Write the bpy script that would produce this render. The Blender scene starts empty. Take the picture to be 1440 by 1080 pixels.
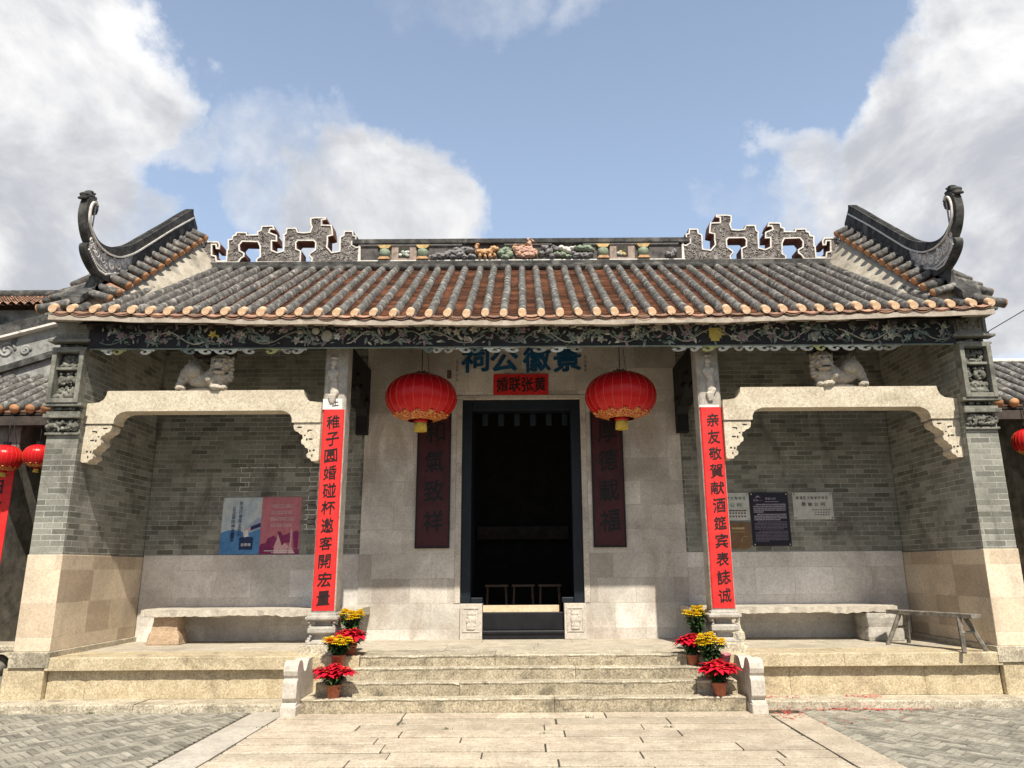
import bpy, bmesh, math, random
from mathutils import Vector, Matrix, noise
R = math.radians
random.seed(7)
S = bpy.context.scene
COL = S.collection
PI = math.pi

# ------------------------------------------------------------------ camera
cam = bpy.data.cameras.new("camera")
co = bpy.data.objects.new("camera", cam)
COL.objects.link(co)
S.camera = co
cam.sensor_fit = 'HORIZONTAL'
cam.sensor_width = 36.0
cam.lens = 36.0 * 1048 / 1440
cam.shift_x = -14 / 1440
cam.clip_start = 0.05
cam.clip_end = 3000
co.matrix_world = (Matrix.Translation((0, 0, 1.6)) @ Matrix.Rotation(R(90 + 13.88), 4, 'X')
                   @ Matrix.Rotation(-0.0062, 4, 'Z'))

# ------------------------------------------------------------------ light
SUN_DIR = Vector((0.21, -1.0, 1.38)).normalized()
sl = bpy.data.lights.new("sun", 'SUN')
sl.energy = 5.0
sl.angle = R(0.6)
sl.color = (1.0, 0.925, 0.80)
so = bpy.data.objects.new("sun", sl)
COL.objects.link(so)
so.rotation_euler = SUN_DIR.to_track_quat('Z', 'Y').to_euler()
so.location = (2, -10, 14)
S.view_settings.view_transform = 'Standard'
S.view_settings.look = 'None'
S.view_settings.gamma = 1.0
S.view_settings.exposure = 0.38
S.cycles.max_bounces = 8
S.cycles.diffuse_bounces = 5

# ------------------------------------------------------------------ node helper
class NT:
    def __init__(s, tree):
        s.t = tree; s.n = tree.nodes; s.l = tree.links
    def new(s, kind, **kw):
        nd = s.n.new(kind)
        for k, v in kw.items(): setattr(nd, k, v)
        return nd
    def put(s, sock, v):
        if isinstance(v, bpy.types.NodeSocket): s.l.new(v, sock)
        elif v is not None:
            if sock.type == 'RGBA' and len(v) == 3: v = (*v, 1)
            sock.default_value = v
    def math(s, op, a, b=None, c=None, clamp=False):
        nd = s.new('ShaderNodeMath', operation=op, use_clamp=clamp)
        for i, v in enumerate((a, b, c)):
            if v is not None: s.put(nd.inputs[i], v)
        return nd.outputs[0]
    def mix(s, f, a, b, mode='MIX'):
        nd = s.new('ShaderNodeMix', data_type='RGBA', blend_type=mode)
        s.put(nd.inputs[0], f); s.put(nd.inputs[6], a); s.put(nd.inputs[7], b)
        return nd.outputs[2]
    def noise(s, vec, scale, detail=4, rough=.55, dist=0.0):
        nd = s.new('ShaderNodeTexNoise')
        if vec is not None: s.put(nd.inputs['Vector'], vec)
        nd.inputs['Scale'].default_value = scale; nd.inputs['Detail'].default_value = detail
        nd.inputs['Roughness'].default_value = rough; nd.inputs['Distortion'].default_value = dist
        return nd.outputs['Fac']
    def mapr(s, v, a, b, c=0.0, d=1.0, smooth=True):
        nd = s.new('ShaderNodeMapRange', interpolation_type='SMOOTHSTEP' if smooth else 'LINEAR')
        s.put(nd.inputs[0], v)
        for i, x in enumerate((a, b, c, d)): nd.inputs[i + 1].default_value = x
        return nd.outputs[0]
    def ramp(s, v, stops, const=False):
        nd = s.new('ShaderNodeValToRGB')
        cr = nd.color_ramp
        cr.interpolation = 'CONSTANT' if const else 'LINEAR'
        while len(cr.elements) < len(stops): cr.elements.new(.5)
        for e, (p, c) in zip(cr.elements, stops): e.position = p; e.color = (*c, 1)
        s.put(nd.inputs[0], v)
        return nd.outputs[0]
    def scale(s, vec, sc, loc=(0, 0, 0)):
        nd = s.new('ShaderNodeMapping'); s.put(nd.inputs[0], vec)
        nd.inputs['Scale'].default_value = sc; nd.inputs['Location'].default_value = loc
        return nd.outputs[0]

# ------------------------------------------------------------------ sky with clouds
W = bpy.data.worlds.new("World")
S.world = W
W.use_nodes = True
w = NT(W.node_tree)
bg = w.n['Background']
sky = w.new('ShaderNodeTexSky', sky_type='NISHITA', sun_disc=False)
sky.sun_elevation = math.asin(SUN_DIR.z)
sky.sun_rotation = math.atan2(SUN_DIR.x, SUN_DIR.y)
sky.air_density = 1.0; sky.dust_density = 1.4; sky.ozone_density = 1.4
dirv = w.new('ShaderNodeTexCoord').outputs['Generated']
_CT, _ST = math.cos(R(13.88)), math.sin(R(13.88))
def sky_dir(px, py):
    u, v = (px - 734) / 1048, (540 - py) / 1048
    return Vector((u, _CT - v * _ST, _ST + v * _CT)).normalized()
wob = w.new('ShaderNodeTexNoise'); w.put(wob.inputs['Vector'], dirv)
wob.inputs['Scale'].default_value = 5; wob.inputs['Detail'].default_value = 7; wob.inputs['Roughness'].default_value = .6
off = w.new('ShaderNodeVectorMath', operation='MULTIPLY_ADD')
w.put(off.inputs[0], wob.outputs['Color']); off.inputs[1].default_value = (.30, .30, .30)
w.put(off.inputs[2], dirv)
sub = w.new('ShaderNodeVectorMath', operation='SUBTRACT'); w.put(sub.inputs[0], off.outputs[0]); sub.inputs[1].default_value = (.15, .15, .15)
nrm = w.new('ShaderNodeVectorMath', operation='NORMALIZE'); w.put(nrm.inputs[0], sub.outputs[0])
BLOBS = [  # pixel centre, pixel radius, density
    (60, 60, 170, 1.0), (170, 120, 140, 1.0), (40, 160, 180, 1.0), (90, 250, 150, 1.0), (200, 170, 95, .9), (10, 330, 140, .9),
    (130, 330, 110, .8), (30, 420, 70, .8), (230, 330, 60, .6), (-150, 200, 260, 1.0), (300, 215, 55, .5),
    (390, 215, 85, .42), (490, 195, 60, .40), (430, 260, 90, .44), (545, 290, 120, 1.0), (610, 310, 80, .9), (470, 310, 80, .8), (400, 320, 60, .5),
    (660, 5, 90, .34), (560, -5, 80, .30), (780, -5, 70, .32), (800, -40, 90, .4),
    (1390, 40, 130, 1.0), (1330, 140, 110, 1.0), (1430, 180, 150, 1.0), (1300, 230, 110, 1.0), (1180, 220, 80, .68), (1130, 200, 50, .52),
    (1230, 310, 110, .72), (1120, 300, 60, .5), (1400, 300, 130, .85), (1420, 400, 100, 1.0), (1600, 250, 260, 1.0), (1050, 300, 40, .3)]
dens = None
for (px, py, rad, amp) in BLOBS:
    c = sky_dir(px, py); e = sky_dir(px, py + rad * 1.25)
    dt = w.new('ShaderNodeVectorMath', operation='DOT_PRODUCT')
    w.put(dt.inputs[0], nrm.outputs[0]); dt.inputs[1].default_value = c
    m = w.mapr(dt.outputs['Value'], c.dot(e), 1.0, 0.0, amp)
    dens = m if dens is None else w.math('SMOOTH_MAX', dens, m, .12)
fbm = w.noise(dirv, 9, 9, .62)
gen = w.mapr(w.noise(w.scale(dirv, (1, 1, 1.6), (3.1, 1.7, .4)), 2.2, 5, .55), .5, .75, 0, .75)
sep = w.new('ShaderNodeSeparateXYZ'); w.put(sep.inputs[0], dirv)
back = w.mapr(sep.outputs['Y'], .55, .1)           # general clouds only away from the photographed part
dens = w.math('MAXIMUM', dens, w.math('MULTIPLY', gen, back))
dd = w.math('ADD', dens, w.math('MULTIPLY', w.math('SUBTRACT', fbm, .5), .62))
cover = w.mapr(dd, .17, .84)
lump = w.noise(w.scale(dirv, (1, 1, 1.5), (.02, 0, .05)), 4.2, 8, .58, .4)
shade = w.mapr(w.math('SUBTRACT', w.math('ADD', w.math('MULTIPLY', lump, 1.5), w.math('MULTIPLY', fbm, .35)), w.math('MULTIPLY', dens, .36)), .40, .90)
ccol = w.mix(shade, (5.0, 5.2, 5.65), (9.8, 9.7, 9.6))
skyc = w.mix(1.0, sky.outputs[0], (1.62, 1.46, 1.36), 'MULTIPLY')
skyc = w.mix(w.mapr(sep.outputs['Z'], .80, .1, .22, .55), skyc, (6.4, 8.3, 11.2))
front = w.mapr(sep.outputs['Y'], -.25, .5, .62, 1.0)   # unseen sky to the rear is dimmed to cut fill light in the porch
w.put(bg.inputs['Color'], w.mix(1.0, w.mix(cover, skyc, ccol), front, 'MULTIPLY'))
bg.inputs['Strength'].default_value = 0.085

# ------------------------------------------------------------------ materials
MATS = {}
def material(name):
    m = bpy.data.materials.new(name); m.use_nodes = True
    k = NT(m.node_tree); b = k.n['Principled BSDF']
    MATS[name] = m
    return m, k, b
def bump(k, b, h, strength=.3, dist=.01):
    nd = k.new('ShaderNodeBump'); nd.inputs['Strength'].default_value = strength; nd.inputs['Distance'].default_value = dist
    k.put(nd.inputs['Height'], h); k.put(b.inputs['Normal'], nd.outputs[0])
def tc(k, which='Object'): return k.new('ShaderNodeTexCoord').outputs[which]
def uvm(k): 
    nd = k.new('ShaderNodeUVMap'); return nd.outputs[0]

def weathered(name, c1, c2, sc=6, stain=None, stain_sc=1.3, amt=.5, rough=.85, bmp=.25, fine=60, island=0.0, speck=0.0, streak=0.0):
    m, k, b = material(name)
    o = tc(k)
    f = k.mapr(k.noise(o, sc, 6, .6), .3, .7)
    col = k.mix(f, c1, c2)
    if island:
        g = k.new('ShaderNodeNewGeometry').outputs['Random Per Island']
        col = k.mix(1.0, col, k.ramp(g, [(0, (1 - island,) * 3), (1, (1 + island * .6,) * 3)]), 'MULTIPLY')
    if stain:
        s = k.mapr(k.noise(k.scale(o, (1, 1, .45 if streak else 1)), stain_sc, 7, .65, .5), .5, .68, 0, amt)
        col = k.mix(s, col, stain)
    mott = k.noise(o, sc * 4.3, 6, .7)
    col = k.mix(1.0, col, k.ramp(mott, [(.32, (.80,) * 3), (.5, (1.0,) * 3), (.68, (1.12,) * 3)]), 'MULTIPLY')
    if speck:
        sp = k.noise(o, 48, 4, .75)
        col = k.mix(1.0, col, k.ramp(sp, [(.34, (1 - speck * 1.25,) * 3), (.5, (1,) * 3), (.66, (1 + speck,) * 3)]), 'MULTIPLY')
    k.put(b.inputs['Base Color'], col)
    b.inputs['Roughness'].default_value = rough
    b.inputs['Specular IOR Level'].default_value = .3
    if bmp: bump(k, b, k.noise(o, fine, 5, .65), bmp, .006)
    return m

def masonry(name, bw, rh, mortar, stops, mcol, rough=.85, off=.5, sq=1.0, sqf=2, bmp=.4, soot=None, blotch=.25, sharp=.1):
    m, k, b = material(name)
    u = uvm(k); o = tc(k)
    # slight wobble so the joints are not ruler straight
    wn = k.new('ShaderNodeTexNoise'); k.put(wn.inputs['Vector'], o); wn.inputs['Scale'].default_value = 3; wn.inputs['Detail'].default_value = 3
    ad = k.new('ShaderNodeVectorMath', operation='MULTIPLY_ADD'); k.put(ad.inputs[0], wn.outputs['Color'])
    ad.inputs[1].default_value = (.012, .012, 0); k.put(ad.inputs[2], u)
    br = k.new('ShaderNodeTexBrick'); br.offset = off; br.squash = sq; br.squash_frequency = sqf
    k.put(br.inputs['Vector'], ad.outputs[0])
    for nme, v in (('Scale', 1), ('Mortar Size', mortar), ('Mortar Smooth', sharp), ('Bias', 0), ('Brick Width', bw), ('Row Height', rh)):
        br.inputs[nme].default_value = v
    br.inputs['Color1'].default_value = (0, 0, 0, 1); br.inputs['Color2'].default_value = (1, 1, 1, 1); br.inputs['Mortar'].default_value = (.5, .5, .5, 1)
    val = k.math('ADD', br.outputs['Color'], k.math('MULTIPLY', k.math('SUBTRACT', k.noise(o, 9, 6, .65), .5), .35), clamp=True)
    col = k.ramp(val, stops)
    bl = k.mapr(k.noise(o, 1.1, 7, .62, .6), .32, .7, 1 - blotch, 1 + blotch * .5)
    col = k.mix(1.0, col, bl, 'MULTIPLY')
    mm = k.math('MULTIPLY', br.outputs['Fac'], k.mapr(k.noise(o, 2.4, 5, .6), .34, .62, .12, .95))
    col = k.mix(mm, col, mcol)
    if soot:
        s = k.mapr(k.noise(k.scale(o, (1, 1, .5)), 1.7, 8, .66, .8), .50, .70, 0, soot[1])
        col = k.mix(s, col, soot[0])
    fine = k.noise(o, 34, 6, .75)
    col = k.mix(1.0, col, k.ramp(fine, [(.32, (.76,) * 3), (.5, (1.0,) * 3), (.68, (1.16,) * 3)]), 'MULTIPLY')
    k.put(b.inputs['Base Color'], col)
    b.inputs['Roughness'].default_value = rough; b.inputs['Specular IOR Level'].default_value = .25
    h = k.math('ADD', k.math('MULTIPLY', br.outputs['Fac'], -1.0), k.math('MULTIPLY', fine, .35))
    bump(k, b, h, bmp, .006)
    return m

masonry('grey_brick', .255, .0735, .0045, [(0, (.145, .146, .122)), (.2, (.215, .216, .184)), (.6, (.262, .26, .222)), (1, (.34, .335, .29))], (.50, .49, .45), soot=((.07, .06, .05), .62))
masonry('wall_ashlar', .92, .365, .003, [(0, (.45, .41, .36)), (.3, (.56, .52, .46)), (.6, (.61, .57, .505)), (1, (.69, .65, .585))], (.36, .32, .27), sq=.62, sqf=3, blotch=.28, soot=((.36, .295, .24), .60))
masonry('bay_ashlar_bounce', .95, .40, .003, [(0, (.60, .56, .51)), (.3, (.68, .645, .59)), (.6, (.73, .69, .635)), (1, (.78, .745, .695))], (.50, .46, .41), sq=.62, sqf=3, blotch=.24, soot=((.38, .31, .27), .45))  # lighter copy of wall_ashlar, with bounced light put into its colour
masonry('base_ashlar', .80, .405, .003, [(0, (.50, .40, .29)), (.35, (.60, .49, .355)), (.65, (.64, .53, .39)), (1, (.73, .61, .46))], (.60, .51, .40), sq=.7, sqf=2, blotch=.20, soot=((.36, .30, .25), .35))
weathered('yellow_granite', (.42, .345, .22), (.55, .465, .315), 6, (.22, .175, .12), 1.9, .7, .8, .5, 60, .0, .28)
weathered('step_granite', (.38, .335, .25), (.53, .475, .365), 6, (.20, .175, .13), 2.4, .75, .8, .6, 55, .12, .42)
weathered('step_riser_shaded', (.30, .255, .175), (.43, .375, .27), 7, (.13, .11, .08), 3.2, .8, .85, .6, 50, .12, .45)  # darker copy of step_granite: riser shade put into the colour, plus speckles
weathered('floor_granite', (.41, .365, .29), (.53, .475, .38), 4, (.28, .25, .205), 1.8, .6, .8, .25, 80, .12, .18)
weathered('beam_granite', (.52, .455, .345), (.61, .545, .425), 5, (.36, .305, .225), 1.8, .6, .8, .5, 60, 0, .24)
weathered('pale_granite', (.47, .43, .37), (.57, .52, .45), 7, (.26, .24, .21), 2.2, .65, .8, .35, 70, 0, .14)
weathered('lion_granite', (.42, .37, .30), (.53, .475, .39), 9, (.22, .195, .16), 5, .7, .85, .5, 90, 0, .16)
weathered('support_stone', (.36, .26, .17), (.47, .35, .24), 6, (.22, .15, .10), 3, .6, .9, .8, 40, 0, .2)
weathered('grey_granite', (.33, .31, .27), (.46, .43, .38), 7, (.2, .19, .17), 2.5, .6, .85, .35, 70, 0, .15)
weathered('rough_bench_stone', (.42, .38, .31), (.56, .51, .43), 14, (.24, .21, .18), 5, .6, .9, .9, 40, 0, .12)
weathered('slab_granite', (.435, .37, .28), (.55, .48, .375), 3.5, (.32, .265, .20), 1.5, .65, .82, .35, 60, .15, .24)
weathered('border_granite', (.42, .385, .33), (.50, .46, .39), 3, (.33, .29, .25), 1.6, .5, .82, .25, 80, .10, .13)
weathered('paving_brick', (.23, .215, .175), (.35, .33, .27), 4, (.44, .41, .33), .9, .55, .9, .4, 60, .38, .12)
weathered('joint_dirt', (.045, .038, .028), (.10, .088, .065), 6, (.06, .075, .035), 2, .4, .95, .3)
weathered('courtyard_earth', (.13, .125, .105), (.19, .18, .15), 2, (.11, .105, .09), .4, .5, .95, .2)
weathered('slate_plaster', (.028, .028, .027), (.085, .083, .078), 7, (.20, .195, .18), 3.0, .6, .9, .5, 40)
weathered('tile_tube', (.07, .068, .064), (.165, .16, .15), 13, (.42, .40, .36), 9, .75, .9, .7, 45, .22, .2)
weathered('pan_tile', (.29, .16, .105), (.41, .24, .16), 8, (.15, .125, .105), 1.8, .7, .85, .4, 50, .5, .1)
weathered('tile_end', (.52, .345, .21), (.66, .465, .30), 8, (.3, .2, .13), 6, .6, .85, .3, 50, .16)
weathered('verge_tile_end', (.50, .235, .105), (.64, .34, .17), 7, (.22, .13, .08), 5, .6, .85, .3, 50, .2)
weathered('lime_white', (.66, .63, .57), (.78, .75, .69), 9, (.36, .34, .31), 6, .7, .9, .3, 50)
weathered('eave_board', (.36, .31, .25), (.48, .42, .35), 6, (.22, .18, .15), 3, .6, .9, .3, 50)
weathered('gable_plaster', (.36, .32, .25), (.50, .455, .37), 5, (.17, .155, .13), 2.2, .75, .92, .35, 50)
weathered('relief_dark', (.075, .066, .06), (.21, .185, .17), 22, (.46, .43, .40), 8, .7, .9, .9, 40)
weathered('fretwork_pale', (.30, .28, .26), (.48, .46, .43), 14, (.14, .125, .115), 8, .7, .9, .6, 40)
weathered('relief_side', (.16, .07, .05), (.23, .105, .08), 9, (.08, .05, .045), 4, .6, .9, .4, 50)
weathered('ridge_panel', (.045, .042, .04), (.13, .12, .115), 6, (.27, .24, .23), 2.5, .6, .9, .4, 50)
weathered('ridge_panel_warm', (.28, .215, .175), (.40, .32, .27), 9, (.16, .13, .12), 5, .6, .9, .4, 50)
weathered('ceramic_green', (.16, .21, .145), (.27, .33, .24), 14, (.36, .33, .2), 6, .5, .7, .5, 40)
weathered('ceramic_yellow', (.50, .34, .12), (.62, .46, .23), 14, (.25, .19, .11), 6, .6, .7, .5, 40)
weathered('ceramic_orange', (.50, .26, .12), (.62, .40, .22), 14, (.3, .19, .11), 6, .6, .7, .5, 40)
weathered('ceramic_pink', (.50, .27, .19), (.62, .42, .33), 14, (.3, .19, .15), 6, .6, .7, .5, 40)
weathered('ceramic_grey', (.14, .135, .135), (.30, .29, .29), 14, (.07, .065, .065), 6, .6, .8, .5, 40)
weathered('carved_grey_brick', (.085, .085, .07), (.19, .19, .16), 16, (.36, .35, .30), 9, .7, .9, .6, 50)
weathered('carved_frame', (.16, .16, .135), (.27, .265, .225), 9, (.07, .07, .058), 4, .75, .9, .4, 50)
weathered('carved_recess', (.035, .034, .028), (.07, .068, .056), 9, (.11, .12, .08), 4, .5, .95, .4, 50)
weathered('black_wood', (.005, .005, .0055), (.012, .0115, .012), 5, (.02, .019, .018), 2, .4, .65, .2, 60)
weathered('fascia_board', (.012, .012, .013), (.028, .026, .028), 5, (.04, .03, .045), 2, .5, .7, .2, 60)
weathered('fascia_green', (.12, .165, .145), (.21, .255, .215), 14, (.06, .08, .07), 6, .5, .7, .2, 60, .4)
weathered('fascia_cream', (.33, .32, .26), (.46, .44, .36), 12, (.2, .19, .15), 6, .5, .7, .2, 60, .4)
weathered('fascia_yellow', (.52, .40, .07), (.62, .50, .13), 12, (.35, .28, .07), 6, .5, .7, .2, 60, .2)
weathered('fascia_pale', (.50, .53, .48), (.64, .65, .58), 12, (.3, .33, .28), 6, .5, .7, .2, 60, .3)
weathered('fringe_olive', (.38, .40, .16), (.50, .50, .24), 12, None, 6, .5, .7, .2, 60, .3)
weathered('fascia_mauve', (.22, .15, .17), (.32, .23, .24), 12, None, 6, .5, .7, .2, 60, .3)
weathered('dark_timber', (.03, .024, .02), (.07, .055, .045), 6, (.02, .016, .014), 2, .5, .7, .3, 60)
weathered('plaque_wood', (.045, .010, .013), (.068, .016, .018), 4, (.03, .008, .010), 1.5, .5, .55, .12, 60)
weathered('plaque_ink', (.006, .007, .009), (.012, .013, .015), 6, None, 2, .4, .6, 0)
weathered('red_paper', (.72, .022, .022), (.82, .040, .034), 3.5, (.62, .03, .03), 1.6, .5, .55, .30, 9)
weathered('red_sign', (.56, .014, .014), (.62, .022, .02), 3, (.42, .012, .012), 2, .4, .6, .1, 14)
weathered('paper_white', (.70, .68, .64), (.78, .76, .72), 3, (.5, .48, .44), 4, .5, .8, .1, 20)
weathered('ink', (.010, .009, .009), (.022, .018, .017), 9, None, 2, .4, .55, 0)
weathered('blue_pigment', (.006, .06, .15), (.012, .10, .21), 9, (.012, .03, .07), 6, .6, .75, .2)
weathered('black_lacquer', (.007, .0075, .009), (.013, .0135, .016), 3, (.022, .0225, .025), 2, .4, .45, .1)
weathered('blue_black_door', (.005, .009, .014), (.009, .014, .021), 3, (.014, .02, .027), 2, .4, .5, .1)
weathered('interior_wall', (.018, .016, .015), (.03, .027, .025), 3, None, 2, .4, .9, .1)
weathered('cream_plank', (.58, .47, .31), (.66, .54, .37), 4, (.45, .35, .22), 3, .4, .6, .1)
weathered('stool_wood', (.10, .065, .04), (.16, .10, .06), 6, None, 2, .4, .6, .1)
weathered('old_bench_wood', (.13, .115, .095), (.26, .235, .195), 16, (.06, .05, .042), 5, .7, .9, .8, 45)
weathered('terracotta', (.33, .10, .055), (.42, .15, .085), 6, (.5, .3, .22), 5, .4, .7, .15)
weathered('leaf_green', (.025, .065, .018), (.06, .125, .035), 9, None, 2, .4, .5, .0, 60, .5)
weathered('leaf_red', (.50, .006, .022), (.70, .014, .04), 9, None, 2, .4, .5, .0, 60, .35)
weathered('petal_yellow', (.74, .50, .01), (.84, .64, .03), 9, None, 2, .4, .55, .0, 60, .2)
weathered('petal_orange', (.74, .20, .01), (.80, .32, .03), 9, None, 2, .4, .55, .0, 60, .2)
weathered('cane', (.45, .36, .2), (.55, .45, .27), 9, None, 2, .4, .7, 0)
weathered('gold_thread', (.62, .36, .06), (.74, .48, .12), 20, None, 2, .4, .5, 0)
weathered('orange_rib', (.72, .16, .06), (.78, .22, .08), 20, None, 2, .4, .5, 0)
weathered('gold_fringe', (.58, .40, .05), (.72, .54, .12), 30, (.35, .22, .03), 12, .5, .55, .3, 80)
weathered('poster_blue', (.06, .19, .42), (.10, .27, .52), 4, None, 2, .4, .4, 0)
weathered('poster_sky', (.42, .52, .60), (.62, .64, .62), 2.5, (.16, .36, .52), 1.6, .6, .4, 0)
weathered('poster_navy', (.012, .025, .09), (.02, .04, .12), 4, None, 2, .4, .4, 0)
weathered('poster_haze', (.30, .36, .50), (.38, .44, .56), 4, None, 2, .4, .4, 0)
weathered('poster_pink', (.48, .15, .185), (.55, .19, .22), 3, None, 2, .4, .4, 0)
weathered('poster_maroon', (.20, .018, .09), (.26, .03, .12), 4, None, 2, .4, .4, 0)
weathered('poster_rose', (.62, .34, .35), (.70, .44, .43), 4, None, 2, .4, .4, 0)
weathered('sign_white', (.55, .55, .50), (.62, .62, .57), 2, None, 2, .4, .35, 0)
weathered('sign_green_ink', (.03, .16, .11), (.04, .2, .14), 2, None, 2, .4, .5, 0)
weathered('sign_brown_ink', (.09, .055, .05), (.12, .075, .065), 2, None, 2, .4, .5, 0)
weathered('board_black', (.010, .006, .014), (.016, .010, .020), 2, None, 2, .4, .3, 0)
weathered('board_print', (.34, .30, .36), (.42, .38, .44), 2, None, 2, .4, .5, 0)
weathered('board_print_dim', (.16, .135, .18), (.20, .17, .22), 2, None, 2, .4, .5, 0)
weathered('brown_plaque', (.17, .095, .042), (.23, .135, .065), 5, (.12, .065, .03), 3, .5, .5, .15)
weathered('steel', (.45, .45, .44), (.55, .55, .54), 9, None, 2, .4, .35, 0)
weathered('cable', (.02, .02, .02), (.03, .03, .03), 9, None, 2, .4, .6, 0)
weathered('confetti_red', (.55, .05, .04), (.66, .10, .08), 9, None, 2, .4, .8, 0, 60, .3)
weathered('old_stone', (.11, .105, .09), (.24, .225, .19), 6, (.40, .37, .30), 3, .5, .92, .6, 30)
weathered('wall_mud', (.33, .30, .26), (.42, .385, .33), 2, (.2, .18, .15), 1, .5, .92, .2)
weathered('moss_plaster', (.20, .20, .19), (.38, .38, .36), 3.5, (.05, .05, .048), 2.2, .85, .92, .4, 40)

def satin():
    m, k, b = material('lantern_satin')
    o = tc(k)
    n1 = k.noise(k.scale(o, (6, 6, 40)), 1.0, 4, .6)
    k.put(b.inputs['Base Color'], k.mix(n1, (.46, .008, .012), (.60, .014, .02)))
    b.inputs['Roughness'].default_value = .27
    b.inputs['Specular IOR Level'].default_value = .55
    b.inputs['Specular Tint'].default_value = (1, .45, .4, 1)
    b.inputs['Sheen Weight'].default_value = .0
    b.inputs['Anisotropic'].default_value = .6
    bump(k, b, n1, .25, .006)
    m, k, b = material('lantern_trim')
    o = tc(k)
    vo = k.new('ShaderNodeTexVoronoi', feature='DISTANCE_TO_EDGE'); k.put(vo.inputs['Vector'], o); vo.inputs['Scale'].default_value = 22
    f = k.mapr(vo.outputs['Distance'], .05, .13)
    k.put(b.inputs['Base Color'], k.mix(f, (.66, .36, .07), (.38, .02, .015)))
    b.inputs['Roughness'].default_value = .45
satin()
M = MATS

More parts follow.
